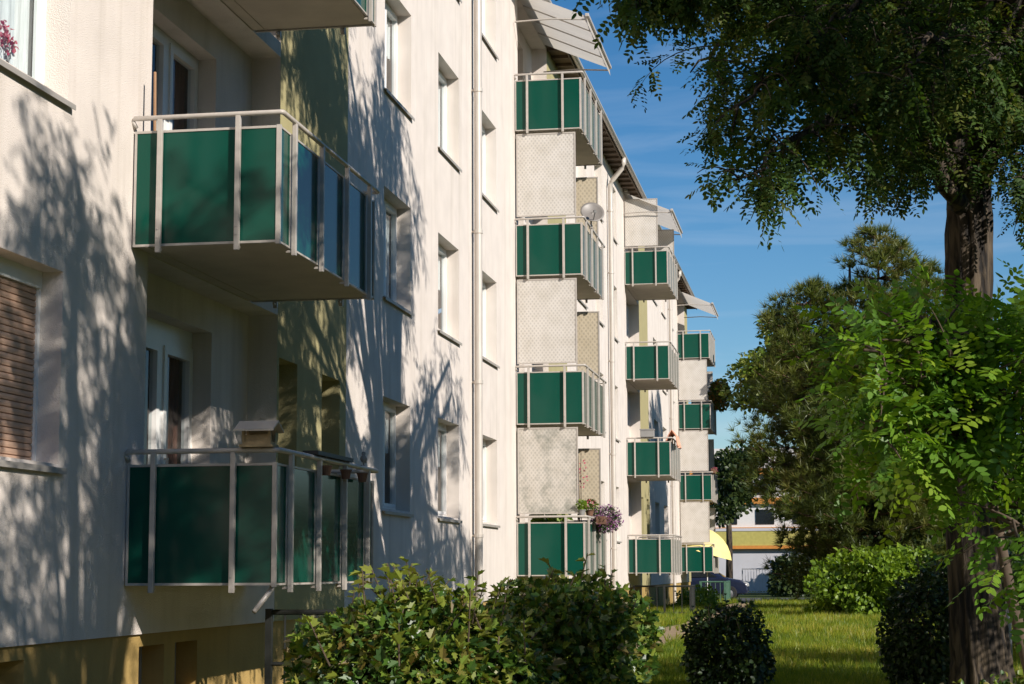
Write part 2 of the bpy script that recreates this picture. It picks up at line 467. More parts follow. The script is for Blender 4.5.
# leaf templates ---------------------------------------------------
def t_frond(nl=6, L=0.24, ll=0.042, lw=0.019, droop=0.35, kinds=6, seed=1, jit=.28):
    """pinnate leaves: nl pairs of oval leaflets and a terminal one; several irregular kinds of one size"""
    r = np.random.default_rng(seed); out = []; f = []
    for kd in range(kinds):
        v = []; f = []
        dr = droop*r.uniform(.2, 1.7); bend = r.uniform(-.25, .25); fold = r.uniform(.0, .8); sc = r.uniform(.85, 1.1)
        def leaflet(p, d, n_):
            d = d/np.linalg.norm(d); n_ = n_+r.normal(0, jit, 3); s_ = np.cross(n_, d); s_ /= np.linalg.norm(s_)
            b = len(v); l = ll*r.uniform(.75, 1.15); w_ = lw*r.uniform(.8, 1.15)
            for (u, w) in ((0, 0), (.28, .5), (.68, .46), (1, 0), (.68, -.46), (.28, -.5)):
                v.append(p+d*u*l+s_*w*w_)
            f.append(list(range(b, b+6)))
        for i in range(nl):
            t = (0.2+0.75*i/(nl-1))*sc
            for sg in (1, -1):
                q = t+r.normal(0, .012)
                p = np.array([L*q, bend*L*q*q, -dr*L*q*q])
                leaflet(p, np.array([0.35+r.normal(0, .15), sg, -fold+r.normal(0, .18)]), np.array([0.1, -sg*fold*.8, 1.0]))
        leaflet(np.array([L*sc, bend*L*sc*sc, -dr*L*sc*sc]), np.array([1, bend*1.4, -1.4*dr]), np.array([.7, 0, 1.]))
        out.append(np.array(v))
    return np.stack(out), np.array(f)
def t_leaf(l=1.0, w=0.7, fold=0.25):
    """broad leaf with pointed tip, folded along its midrib (two faces)"""
    h = fold
    v = [(0, 0, 0), (.5*l, 0, -.02*l), (l, 0, -.12*l), (.22*l, .42*w, h*w*.42), (.6*l, .5*w, h*w*.5-.03*l), (.22*l, -.42*w, h*w*.42), (.6*l, -.5*w, h*w*.5-.03*l)]
    return np.array(v), np.array([(0, 1, 4, 3), (1, 2, 2, 4)][:1]+[(0, 5, 6, 1)]), None
def t_fold(w=0.75, fold=0.3):
    h = fold*w
    v = [(0, 0, 0), (1, 0, -.15), (.25, .42*w, .42*h), (.62, .5*w, .5*h-.04), (.25, -.42*w, .42*h), (.62, -.5*w, .5*h-.04)]
    return np.array(v), np.array([(0, 1, 3, 2), (0, 4, 5, 1)])
def t_lobed(w=0.9, kinds=7, seed=5):
    """three-lobed serrated leaves, two halves folded on the midrib; several curled and twisted kinds"""
    half = [(0, 0), (.12, .22), (.42, .52), (.46, .30), (.78, .34), (.74, .16), (1, 0)]
    r = np.random.default_rng(seed); out = []
    for kd in range(kinds):
        v = []; f = []; fo = r.uniform(.05, .75); cu = r.uniform(-.05, .45); tw = r.uniform(-.35, .35); ww = w*r.uniform(.8, 1.1)
        for sg in (1, -1):
            b = len(v)
            v += [(x, sg*y*ww, fo*y*ww-cu*x*x+tw*sg*y*x) for x, y in half]
            f.append(list(range(b, b+7)) if sg == 1 else list(range(b+6, b-1, -1)))
        out.append(np.array(v))
    return np.stack(out), np.array(f)
def t_tuft(n, spread=0.9, w=0.05, up=0.5):
    """brush of thin blades from one point"""
    v = []; f = []
    r = np.random.default_rng(n)
    for i in range(n):
        a = 2*PI*i/n+r.uniform(-.3, .3); e = r.uniform(0.15, 1.0)*spread
        d = np.array([math.cos(e), math.sin(e)*math.cos(a), math.sin(e)*math.sin(a)])
        s = np.cross(d, rdir(1)[0]); s /= np.linalg.norm(s)
        b = len(v); l = r.uniform(.7, 1.1)
        v += [s*w*.5, -s*w*.5, d*l]
        f.append([b, b+1, b+2])
    return np.array(v), np.array(f)
FOLD = t_fold(); LOBED = t_lobed()

def thing_struct(name, mb, mt, **k):
    o = mb.build(name, mt, **k); o['kind'] = 'structure'; return o

# ------------------------------------------------------------------ setting: ground, path
GROUND = mat('lawn_soil', (0.055, 0.075, 0.018), rough=1.0, var=0.45, scale=1.3, bump=0.6, bscale=14, spec=0.1)
PATHM = mat('path_gravel', (0.30, 0.225, 0.145), rough=1.0, var=0.28, scale=5, bump=0.6, bscale=45, spec=0.1)
ASPH = mat('asphalt', (0.075, 0.073, 0.072), rough=0.95, var=0.2, scale=3, bump=0.3, bscale=60)
g = MB(); g.quad((-900, -300, 0), (900, -300, 0), (900, 1800, 0), (-900, 1800, 0))
thing_struct('ground', g, GROUND)
g = MB()
ys = [8+i*1.5 for i in range(48)]
ed = [(2.0+0.10*math.sin(y*.7)+random.uniform(-.05, .05), 2.95+0.12*math.sin(y*.53+1)+random.uniform(-.06, .06)) for y in ys]
for i in range(len(ys)-1):
    g.quad((ed[i][0], ys[i], .006), (ed[i][1], ys[i], .006), (ed[i+1][1], ys[i+1], .006), (ed[i+1][0], ys[i+1], .006))
thing_struct('path', g, PATHM)
g = MB(); g.quad((-30, 78, .005), (60, 78.0, .005), (60, 80.3+6, .005), (-30, 80.3+6, .005))
thing_struct('road', g, ASPH)

# ------------------------------------------------------------------ apartment building
D1, PER, ST = 14.20, 19.15, 2.8
ZB = EYE-0.116                      # underside of the ground floor balconies
PZ = EYE-0.52                       # top of the plinth
EAVE = EYE+11.12
Y0, Y1 = -40.0, 77.3
BW, BL, BH = 1.27, 3.2, 1.107
stacks = [D1+PER*i for i in range(4)]
bld = thing('apartment_building', 'long four storey cream plaster apartment block with stacked dark green balconies', 'building')

RECD = 0.32
openings = []          # y0,y1,z0,z1,depth
wins = []              # full windows (y0, z0, kind)
WH, WW = 1.46, 1.57
for s in range(-1, 4):
    base = D1+PER*s
    for off in (8.80, 12.22, 15.60):
        y = base+off
        if s == -1 and off < 15: continue
        if y+WW > Y1 or s == 3: continue
        for k in range(4):
            y0_, w_ = y, WW
            if s == -1: y0_, w_ = 10.9, 1.95
            openings.append((y0_, y0_+w_, EYE+0.80+ST*k, EYE+0.80+ST*k+WH, 0.20))
            wins.append((s, k, y0_, w_))
recs = []
for d in stacks:
    for k in range(4):
        z = ZB+ST*k
        if d+4.13 < Y1: openings.append((d+.38, d+4.13, z+.16, z+2.80, RECD)); recs.append((d, k, z))
nws = []
for d in stacks:
    for a, b in ((4.20, 4.88), (5.87, 6.65)):
        if d+b < Y1:
            openings.append((d+a, d+b, EYE+.75, EYE+2.24, 0.28)); nws.append((d+a, d+b))
ycuts = sorted({Y0, Y1, *[o[0] for o in openings], *[o[1] for o in openings], *[d+4.13 for d in stacks], *[d+6.93 for d in stacks]})
ycuts = [y for y in ycuts if Y0 <= y <= Y1]
zcuts = sorted({PZ, EAVE, *[o[2] for o in openings], *[o[3] for o in openings]})
def is_olive(y): return any(d+4.13 < y < d+6.93 for d in stacks)
w = MB()
for i in range(len(ycuts)-1):
    for j in range(len(zcuts)-1):
        yc = (ycuts[i]+ycuts[i+1])/2; zc = (zcuts[j]+zcuts[j+1])/2
        if any(o[0] < yc < o[1] and o[2] < zc < o[3] for o in openings): continue
        a, b, c, d_ = ycuts[i], ycuts[i+1], zcuts[j], zcuts[j+1]
        w.quad((0, a, c), (0, b, c), (0, b, d_), (0, a, d_), 1 if is_olive(yc) else 0)
for (a, b, c, d_, dep) in openings:
    mi = 1 if is_olive((a+b)/2) else 0
    w.quad((0, a, c), (-dep, a, c), (-dep, b, c), (0, b, c), mi)
    w.quad((0, a, d_), (0, b, d_), (-dep, b, d_), (-dep, a, d_), mi)
    w.quad((0, a, c), (0, a, d_), (-dep, a, d_), (-dep, a, c), mi)
    w.quad((0, b, c), (-dep, b, c), (-dep, b, d_), (0, b, d_), mi)
# recess back walls with a door opening
DY0, DY1, DZ1, DREV = 1.05, 2.97, 2.47, 0.22
for (d, k, z) in recs:
    X = -RECD; a, b, c, e = d+.38, d+4.13, z+.16, z+2.80
    p, q, t = d+DY0, d+DY1, z+DZ1
    for (ya, yb, za, zb) in ((a, p, c, e), (q, b, c, e), (p, q, t, e)):
        w.quad((X, ya, za), (X, yb, za), (X, yb, zb), (X, ya, zb), 0)
    w.quad((X, p, t), (X, q, t), (X-DREV, q, t), (X-DREV, p, t))
    w.quad((X, q, c), (X-DREV, q, c), (X-DREV, q, t), (X, q, t))
    w.quad((X, p, c), (X, p, t), (X-DREV, p, t), (X-DREV, p, c))
    w.quad((X, p, c), (X-DREV, p, c), (X-DREV, q, c), (X, q, c))
# end and rear walls
w.quad((0, Y1, PZ), (-11, Y1, PZ), (-11, Y1, EAVE), (0, Y1, EAVE))
w.poly([(0, Y1, EAVE), (-11, Y1, EAVE), (-5.5, Y1, EAVE+2.3)])
w.quad((0, Y0, PZ), (0, Y0, EAVE), (-11, Y0, EAVE), (-11, Y0, PZ))
w.poly([(0, Y0, EAVE), (-5.5, Y0, EAVE+2.3), (-11, Y0, EAVE)])
w.quad((-11, Y0, PZ), (-11, Y0, EAVE), (-11, Y1, EAVE), (-11, Y1, PZ))
w.build('wall', [PLASTER, OLIVE], bld)
# plinth, set back a little, with basement light openings
px_ = -0.03
bops = []
for d in stacks:
    for a, b in ((.44, 1.03), (1.30, 1.88), (9.1, 9.9), (12.6, 13.4), (16, 16.8)):
        if d+b < Y1: bops.append((d+a, d+b))
bops.append((11.5, 12.42))
pl = MB()
yc_ = sorted({Y0, Y1, *[b[0] for b in bops], *[b[1] for b in bops]})
PB0, PB1 = 0.30, EYE-0.625
for i in range(len(yc_)-1):
    a, b = yc_[i], yc_[i+1]; mid = (a+b)/2
    if any(o[0] < mid < o[1] for o in bops):
        pl.quad((px_, a, -.05), (px_, b, -.05), (px_, b, PB0), (px_, a, PB0))
        pl.quad((px_, a, PB1), (px_, b, PB1), (px_, b, PZ), (px_, a, PZ))
        r = px_-.25
        pl.quad((px_, a, PB1), (px_, b, PB1), (r, b, PB1), (r, a, PB1))
        pl.quad((px_, a, PB0), (r, a, PB0), (r, b, PB0), (px_, b, PB0))
        pl.quad((px_, b, PB0), (r, b, PB0), (r, b, PB1), (px_, b, PB1))
        pl.quad((px_, a, PB0), (px_, a, PB1), (r, a, PB1), (r, a, PB0))
    else:
        pl.quad((px_, a, -.05), (px_, b, -.05), (px_, b, PZ), (px_, a, PZ))
pl.quad((0, Y0, PZ), (px_, Y0, PZ), (px_, Y1, PZ), (0, Y1, PZ))
pl.quad((px_, Y1-.01, -.05), (-11, Y1-.01, -.05), (-11, Y1-.01, PZ), (px_, Y1-.01, PZ))
pl.quad((px_, Y0+.01, -.05), (px_, Y0+.01, PZ), (-11, Y0+.01, PZ), (-11, Y0+.01, -.05))
pl.quad((-10.98, Y0, -.05), (-10.98, Y0, PZ), (-10.98, Y1, PZ), (-10.98, Y1, -.05))
pl.build('plinth', PLINTHM, bld)
bw0 = None
for (a, b) in bops:
    mb = MB(); h = PB1-PB0
    for q in ((0, .05, 0, h), (b-a-.05, b-a, 0, h), (.05, b-a-.05, 0, .05), (.05, b-a-.05, h-.05, h)):
        mb.box(-.05, 0, q[0], q[1], q[2], q[3])
    o = mb.build('basement_window', GREYP, bld, loc=(px_-.20, a, PB0))
    mb = MB(); mb.box(-.03, -.02, .05, b-a-.05, .05, h-.05); mb.build('pane', CARG, o)
# roof with soffit, gutters
rf = MB()
EX = 0.40
rf.quad((EX, Y0-.3, EAVE+.10), (EX, Y1+.3, EAVE+.10), (-5.5, Y1+.3, EAVE+2.5), (-5.5, Y0-.3, EAVE+2.5))
rf.quad((-11.4, Y0-.3, EAVE+.10), (-5.5, Y0-.3, EAVE+2.5), (-5.5, Y1+.3, EAVE+2.5), (-11.4, Y1+.3, EAVE+.10))
ro = rf.build('roof', ROOFM, bld)
sf = MB()
sf.box(-.02, EX-.01, Y0-.3, Y1+.3, EAVE-.005, EAVE+.03)
sf.box(EX-.01, EX+.015, Y0-.3, Y1+.3, EAVE-.06, EAVE+.095)
y = Y0
while y < Y1:
    sf.box(.01, EX-.015, y, y+.09, EAVE-.07, EAVE-.006); y += .62
sf.build('eaves', SOFF, ro)
gt = MB()
ring = [(EX+.085+.07*math.cos(a), EAVE+.045+.07*math.sin(a)) for a in np.linspace(PI, 2*PI, 9)]
ring2 = [(EX+.085+.062*math.cos(a), EAVE+.045+.062*math.sin(a)) for a in np.linspace(2*PI, PI, 9)]
gt.prism(ring+ring2, 1, Y0-.3, Y1+.3)
gt.build('gutter', ZINC, ro, smooth=True)
# drainpipes
for s in range(-1, 3):
    yp = 29.07+PER*s
    dp = MB(); gx = EX+.085
    dp.tube([(gx, yp, EAVE-.02), (gx, yp, EAVE-.18), (gx-.05, yp, EAVE-.30), (.17, yp, EAVE-.62), (.11, yp, EAVE-.74), (.11, yp, EAVE-1.0), (.11, yp, .25), (.13, yp, .12), (.22, yp, .04)], .066, 14)
    o = dp.build('drainpipe', ZINC, bld, smooth=True)
    for zc in (1.9, 4.4, 6.9, 9.3, 11.0):
        cl = MB(); cl.lathe([(.066, -.03), (.078, -.03), (.078, .03), (.066, .03)], 14, (.11, yp, zc)); cl.box(0, .05, yp-.012, yp+.012, zc-.015, zc+.015)
        cl.build('pipe_clamp', ZINC, o)

# windows ---------------------------------------------------------
def make_window(Wd, H, kind):
    fr = MB(); t = .055
    for q in ((0, t, 0, H), (Wd-t, Wd, 0, H), (t, Wd-t, 0, t), (t, Wd-t, H-t, H)):
        fr.box(-.07, 0, *q)
    m_ = Wd*0.5
    if Wd > 1:
        fr.box(-.065, .004, m_-.045, m_+.045, t, H-t)
        sashes = ((t, m_-.045), (m_+.045, Wd-t))
    else:
        sashes = ((t, Wd-t),)
    for a, b in sashes:
        u = .045
        for q in ((a, a+u, t, H-t), (b-u, b, t, H-t), (a+u, b-u, t, t+u), (a+u, b-u, H-t-u, H-t)):
            fr.box(-.055, .012, *q)
    o = fr.build('window', WHITEF, bld)
    pn = MB(); pn.quad((-.03, t, t), (-.03, Wd-t, t), (-.03, Wd-t, H-t), (-.03, t, H-t)); pn.build('pane', GLASS, o)
    cu = MB(); n = 60
    for i in range(n):
        a = t*.5+(Wd-t)*i/n; b = t*.5+(Wd-t)*(i+1)/n
        xa = -.095+.015*math.sin(i*1.25); xb = -.095+.015*math.sin((i+1)*1.25)
        cu.quad((xa, a, .02), (xb, b, .02), (xb, b, H-.03), (xa, a, H-.03))
    if kind == 'lace': cu.build('curtain', CURT, o, smooth=True)
    elif kind == 'half':
        c2 = MB(); c2.v = [(x, y, z if z > .5 else H*.55) for x, y, z in cu.v]; c2.f = cu.f; c2.mi = cu.mi
        c2.build('curtain', CURT, o, smooth=True)
    si = MB(); si.prism([(-.01, -.005), (.245, -.035), (.245, -.075), (.238, -.075), (.238, -.045), (-.01, -.02)], 1, -.05, Wd+.05)
    si.build('sill', SILLM, o)
    return o
protos = {}
for i, (s, k, y, w_) in enumerate(wins):
    if s == -1 and k == 0:
        # closed brown roller shutter
        sh = MB(); H = WH-.13; n = int(H/.048)
        for j in range(n):
            z0 = j*H/n
            sh.prism([(-.012, z0), (.004, z0+.006), (.007, z0+H/n*.5), (.004, z0+H/n-.004), (-.012, z0+H/n)], 1, .04, w_-.04)
        o = sh.build('window', SHUT, bld, loc=(-.20, y, EYE+.80+ST*k))
        o['label'] = 'window closed by a brown roller shutter'
        gd = MB(); gd.box(-.02, .022, 0, .042, 0, WH-.13); gd.box(-.02, .022, w_-.042, w_, 0, WH-.13); gd.box(-.05, .03, 0, w_, WH-.13, WH)
        gd.build('shutter_guide', WHITEF, o)
        si = MB(); si.prism([(-.01, -.005), (.245, -.03), (.245, -.075), (.238, -.075), (.238, -.045), (-.01, -.02)], 1, -.05, w_+.06)
        si.build('sill', SILLM, o)
        continue
    kind = random.choice(['lace', 'half', 'lace', 'lace'])
    if s == -1 and k == 1: kind = 'lace'
    key = (round(w_, 2), kind)
    if key not in protos:
        o = make_window(w_, WH, kind); protos[key] = o
    else:
        o = copy_tree(protos[key], bld)
    o.location = (-.20, y, EYE+.80+ST*k)
o = None
for (a, b) in nws:
    key = ('n', round(b-a, 2))
    if key not in protos:
        o = make_window(b-a, 1.49, 'none'); protos[key] = o
    else: o = copy_tree(protos[key], bld)
    o.location = (-.30, a, EYE+.75)

# balcony doors -----------------------------------------------------
def make_door(HB):
    W_, H = DY1-DY0, DZ1-.16; t = .06; Hd = H-HB; M0, M1 = .98, 1.10
    fr = MB()
    for q in ((0, t, 0, Hd), (W_-t, W_, 0, Hd), (t, W_-t, Hd-t, Hd), (t, W_-t, 0, .05), (M0, M1, .05, Hd-t)): fr.box(-.07, 0, *q)
    if HB > .02: fr.box(-.09, -.012, 0, W_, Hd, H)
    u = .075; lites = []
    for a, b in ((t, M0), (M1, W_-t)):
        for q in ((a, a+u, .05, Hd-t), (b-u, b, .05, Hd-t), (a+u, b-u, .05, .20), (a+u, b-u, Hd-t-u, Hd-t)): fr.box(-.06, .014, *q)
        lites.append((a+u, b-u))
    o = fr.build('balcony_door', WHITEF, bld)
    for a, b in lites:
        p = MB(); p.quad((-.03, a, .2), (-.03, b, .2), (-.03, b, Hd-t-u), (-.03, a, Hd-t-u)); p.build('pane', GLASS, o)
    h = MB(); h.box(.014, .05, M1+.03, M1+.055, 1.0, 1.02); h.box(.035, .05, M1+.03, M1+.05, .9, 1.0); h.build('handle', ZINC, o)
    cu = MB(); n = 60
    for i in range(n):
        a = t+(W_-2*t)*i/n; b = t+(W_-2*t)*(i+1)/n
        xa = -.13+.02*math.sin(i*1.3); xb = -.13+.02*math.sin((i+1)*1.3)
        cu.quad((xa, a, .05), (xb, b, .05), (xb, b, Hd-.05), (xa, a, Hd-.05))
    cu.build('curtain', CURTB, o, smooth=True)
    return o
dprotos = {}
for (d, k, z) in recs:
    key = .16 if k == 0 else .0
    if key not in dprotos: o = dprotos[key] = make_door(key)
    else: o = copy_tree(dprotos[key], bld)
    o.location = (-RECD-DREV+.03, d+DY0, z+.16)

# balconies ----------------------------------------------------------
def panel_frame(mb, ax, fix, a0, a1, z0, z1, t=.02):
    """thin aluminium edging round a panel lying in plane axis=fix"""
    lo, hi = fix-.012, fix+.012
    for (p, q, r, s_) in ((a0, a0+t, z0, z1), (a1-t, a1, z0, z1), (a0+t, a1-t, z0, z0+t), (a0+t, a1-t, z1-t, z1)):
        if ax == 1: mb.box(p, q, lo, hi, r, s_)
        else: mb.box(lo, hi, p, q, r, s_)
PT = 0.985
def make_balcony():
    sb = MB(); sb.box(.003, BW-.03, .03, BL-.03, .012, .165)
    sb.box(.10, .13, .06, BL-.06, .004, .011)
    o = sb.build('balcony', SLAB, bld, bevel=.008)
    def pan(ax, fix, a0, a1):
        mb = MB()
        if ax == 1: mb.box(a0+.02, a1-.02, fix-.005, fix+.005, .02, PT-.02)
        else: mb.box(fix-.005, fix+.005, a0+.02, a1-.02, .02, PT-.02)
        p = mb.build('panel', GREEN, o)
        return p
    fr = MB()
    pan(1, 0, .015, BW); panel_frame(fr, 1, 0, .015, BW, 0, PT)
    pan(1, BL, .015, BW); panel_frame(fr, 1, BL, .015, BW, 0, PT)
    jy = [0.015, .32, 1.17, 2.03, 2.88, BL-.015]
    for i in range(5):
        pan(0, BW, jy[i]+.004, jy[i+1]-.004); panel_frame(fr, 0, BW, jy[i]+.004, jy[i+1]-.004, 0, PT, t=.016)
    fr.box(BW-.018, BW+.018, -.014, .018, -.012, PT+.006)
    fr.box(BW-.018, BW+.018, BL-.018, BL+.014, -.012, PT+.006)
    fr.build('panel_frame', STEEL, o)
    for yy, sg in ((-.042, 1), (BL+.042, -1)):
        for x in (.25, .93):
            mb = MB(); mb.box(x-.021, x+.021, yy-.02, yy+.02, -.06, BH-.035)
            mb.box(x-.012, x+.012, min(yy+sg*.02, yy+sg*.07), max(yy+sg*.02, yy+sg*.07), -.035, -.013)
            for zz in (.06, .13): mb.box(x-.006, x+.006, yy-.026*sg-.003, yy-.026*sg+.003, zz, zz+.012)
            mb.build('post', STEEL, o, bevel=.004)
    for yy in (.32, 1.17, 2.03, 2.88):
        mb = MB(); xx = BW+.042
        mb.box(xx-.02, xx+.02, yy-.021, yy+.021, -.06, BH-.035)
        mb.box(xx-.07, xx-.02, yy-.012, yy+.012, -.035, -.013)
        mb.build('post', STEEL, o, bevel=.004)
    r = MB(); e = BW+.042; z = BH-.02
    r.tube([(.02, .0, PT+.03), (.0, -.042, z-.02), (.02, -.042, z), (BW*.5, -.042, z), (e-.02, -.042, z), (e-.005, -.036, z), (e, -.02, z), (e, BL*.5, z), (e, BL+.02, z), (e-.005, BL+.036, z), (e-.02, BL+.042, z), (.02, BL+.042, z), (0, BL+.042, z-.02), (.02, BL, PT+.03)], .022, 8)
    r.build('handrail', STEEL, o, smooth=True)
    return o
bproto = make_balcony()
balc = {}
first = True
for i, d in enumerate(stacks):
    for k in range(4):
        o = bproto if first else copy_tree(bproto, bld)
        first = False
        o.location = (0, d, ZB+ST*k)
        balc[i, k] = o
def screen(o, x0, x1, yy, z0, z1, mt):
    s = MB(); s.box(x0+.02, x1-.02, yy-.004, yy+.004, z0+.02, z1-.02)
    p = s.build('privacy_screen', mt, o)
    if mt.name == 'stained_screen': p['label'] = 'frosted privacy screen with grey green stains'
    f = MB(); panel_frame(f, 1, yy, x0, x1, z0, z1, t=.026)
    f.build('screen_frame', STEEL, o)
for k in range(3):
    screen(balc[1, k], .03, 1.165, .01, BH+.03, ST-.06, FROST if k else FROSTD)
    screen(balc[1, k], .72, 1.20, BL-.03, BH+.03, 2.55, FROSTB)
    screen(balc[3, k], .03, 1.165, .01, BH+.03, ST-.06, FROST)
    screen(balc[3, k], .3, 1.20, BL-.03, BH+.03, 2.6, FROST)
screen(balc[2, 3], .03, 1.0, .01, BH+.03, 2.55, FROST)
screen(balc[2, 3], .3, 1.22, BL-.03, BH+.03, 2.2, FROST)
# spout under the lowest near balcony
sp = MB(); sp.tube([(BW-.05, .12, .02), (BW-.04, .08, -.03), (BW-.13, -.10, -.21)], .022, 10)
sp.build('drain_spout', ZINC, balc[0, 0], smooth=True)

# awnings over the top balconies -----------------------------------
for i in (1, 2, 3):
    d = stacks[i]; zt = EYE+11.02; zf = EYE+10.42; xo = 1.42; ya, yb = -.15, 3.55
    fab = MB(); n = 12
    for a in range(n):
        y0_, y1_ = ya+(yb-ya)*a/n, ya+(yb-ya)*(a+1)/n
        s0, s1 = -.012*(a % 2), -.012*((a+1) % 2)
        fab.quad((.02, y0_, zt), (xo, y0_, zf+s0), (xo, y1_, zf+s1), (.02, y1_, zt))
    fab.quad((xo, ya, zf), (xo+.02, ya, zf-.16), (xo+.02, yb, zf-.16), (xo, yb, zf))
    o = fab.build('awning', AWN, bld, loc=(0, d, 0))
    cs = MB(); cs.box(.02, .14, ya-.03, yb+.03, zt+.01, zt+.13); cs.build('awning_cassette', STEEL, o, bevel=.02)
    fb = MB(); fb.box(xo-.03, xo+.045, ya-.02, yb+.02, zf-.012, zf+.055)
    fb.build('front_bar', STEEL, o, bevel=.01)
    for yy in (ya+.05, yb-.05):
        a_ = MB(); a_.tube([(.03, yy, zt-.62), (.72, yy, zt-.60), (xo-.02, yy, zf-.05)], .017, 8)
        a_.build('arm', STEEL, o)
    if i == 1:
        for a in range(1, 4):
            rr = MB(); yy = ya+(yb-ya)*a/4
            rr.tube([(.05, yy, zt-.03), (xo-.02, yy, zf-.03)], .014, 6)
            rr.build('rib', STEEL, o)

# ------------------------------------------------------------------ things on the balconies
def leaf_cluster(name, c, rad, n, tmpl, size, mt, parent, down=0.0, flat=None):
    P = rdir(n)*(rng.random((n, 1))**0.4)*np.array(rad)+np.array(c)
    A = (P-np.array(c))/np.array(rad)+rdir(n)*.7+np.array([0, 0, -down])
    return scatter(name, tmpl[0], tmpl[1], P, frames(A, rdir(n)+np.array([0, 0, .8])), rng.uniform(.6, 1.2, n)*size, mt, parent)
def on(i, k, x, y, z): return Vector((x, stacks[i]+y, ZB+ST*k+z))
# bird feeder house on the lower rail
t = thing('bird_feeder', 'small wooden bird feeder house on the corner of the lowest near balcony rail', 'bird feeder', on(0, 0, 1.14, -.03, BH+.002))
b = MB(); b.box(-.14, .14, -.09, .09, 0, .02); b.box(-.12, .12, -.07, .07, .02, .045)
for sx in (-.11, .11):
    for sy in (-.06, .06): b.box(sx-.012, sx+.012, sy-.012, sy+.012, .045, .14)
b.box(-.098, .098, .055, .062, .045, .14)
b.box(-.098, .098, -.062, -.055, .045, .10)
b.box(-.09, .09, -.05, .05, .045, .075)
b.build('house_frame', PINEW, t)
b = MB(); b.prism([(-.15, .125), (0, .20), (.15, .125), (.15, .14), (0, .218), (-.15, .14)], 0, -.165, .165)
for v_i, v in enumerate(b.v): b.v[v_i] = (v[0], v[1], v[2])
b.build('roof', SLAB, t)
# clutter on the long rail of the lowest near balcony
tw = thing('flower_pot', 'brown clay pot hooked below the long rail of the lowest near balcony', 'flower pot', on(0, 0, 1.34, 1.28, BH-.16), group='clay pots hooked on the lowest near balcony')
def pot(parent, r=.05, h=.085, mt=TERRA):
    q = MB(); q.lathe([(0, 0), (r*.72, 0), (r, h*.85), (r*1.12, h*.85), (r*1.12, h), (r*.95, h), (r*.9, h*.8), (0, h*.8)], 14)
    return q.build('pot', mt, parent, smooth=False)
pot(tw)
mb = MB(); mb.tube([(-.07, 0, .09), (-.04, 0, .15), (.0, 0, .16)], .006, 6); mb.build('hook', STEEL, tw)
for yy in (1.95, 2.55):
    c = copy_tree(tw, None, on(0, 0, 1.34, yy, BH-.16))
tr_ = thing('planter_tray', 'dark narrow planter tray lying along the long rail of the lowest near balcony', 'planter', on(0, 0, 1.29, 1.5, BH+.003))
b = MB(); b.box(-.06, .06, -.55, .65, 0, .012); b.box(-.07, -.058, -.55, .65, .0, .035); b.box(.058, .07, -.55, .65, .0, .035); b.box(-.058, .058, -.55, -.538, .012, .035); b.box(-.058, .058, .638, .65, .012, .035)
b.build('tray', BLACKM, tr_)
bf = thing('bird_figurine', 'grey bird figurine perched at the far end of the lowest near balcony rail', 'figurine', on(0, 0, 1.30, 2.75, BH+.002))
b = MB(); b.lathe([(0, 0), (.03, 0), (.03, .01), (.012, .015), (.012, .05), (.045, .075), (.058, .11), (.045, .145), (.025, .165), (.034, .19), (.03, .215), (0, .23)], 14)
b.tube([(0, .03, .1), (0, .10, .085), (0, .15, .06)], [.03, .02, .008], 8); b.tube([(0, -.03, .195), (0, -.065, .188)], [.01, .002], 6)
b.v = [(x*.62, y*.62, z*.62) for x, y, z in b.v]
b.build('figurine_body', GREYP, bf, smooth=True)
# wooden pole in the upper near balcony
wp = MB(); wp.tube([(0, 0, 0), (.015, .01, .7), (0, .02, 1.36)], [.014, .014, .012], 8)
o = wp.build('wooden_pole', WOOD, loc=on(0, 1, .13, .10, .17)); tag(o, 'thin upright brown wooden pole standing in the near corner of the second floor balcony', 'pole')
# plant on the inner sill of the near upper window
t = thing('potted_orchid', 'pink flowering pot plant behind the pane of the top left window', 'potted plant', (-.262, 12.34, EYE+3.6+.06))
pot(t, .028, .07, WHITEF)
b = MB()
for j in range(4): b.tube([(0, 0, .05), (0, .03*j-.045, .18), (.004, .07*j-.10, .30)], .003, 5)
b.build('stem', STEM, t)
leaf_cluster('blossom', (0, 0, .30), (.022, .13, .12), 60, FOLD, .045, L_PINK, t)
# satellite dish
dpos = on(1, 2, 1.36, .95, 1.32)
t = thing('satellite_dish', 'grey round satellite dish clamped to the third floor rail of the second balcony stack', 'satellite dish', on(1, 2, 1.33, .95, BH))
q = MB(); R_ = .235
n_r, n_s = 6, 28
for i in range(n_r+1):
    r = R_*i/n_r
    for k_ in range(n_s):
        a = 2*PI*k_/n_s; q.v.append((r*math.cos(a), r*math.sin(a), .22*r*r/R_))
for i in range(n_r):
    for k_ in range(n_s):
        a = i*n_s+k_; b_ = i*n_s+(k_+1) % n_s
        q.f.append((a, b_, b_+n_s, a+n_s)); q.mi.append(0)
rot = Vector((.35, -1, .55)).to_track_quat('Z', 'Y')
q.v = [tuple(rot @ Vector(v)+Vector((0.02, -.02, .23))) for v in q.v]
o = q.build('dish', DISHM, t, smooth=True); sm = o.modifiers.new('thick', 'SOLIDIFY'); sm.thickness = .012
q = MB(); q.tube([(0, 0, -.25), (0, 0, .1), (.0, .02, .22)], .018, 8); q.box(-.04, .03, -.03, .03, -.06, 0); q.build('mast', STEEL, t)
q = MB(); e0 = rot @ Vector((0, -.2, .02))+Vector((.02, -.02, .23)); e1 = rot @ Vector((0, -.16, .26))+Vector((.02, -.02, .23))
q.tube([e0, e1], .011, 6); q.tube([e1, e1+(rot @ Vector((0, .05, -.05)))], .03, 10); q.build('receiver_arm', GREYP, t)

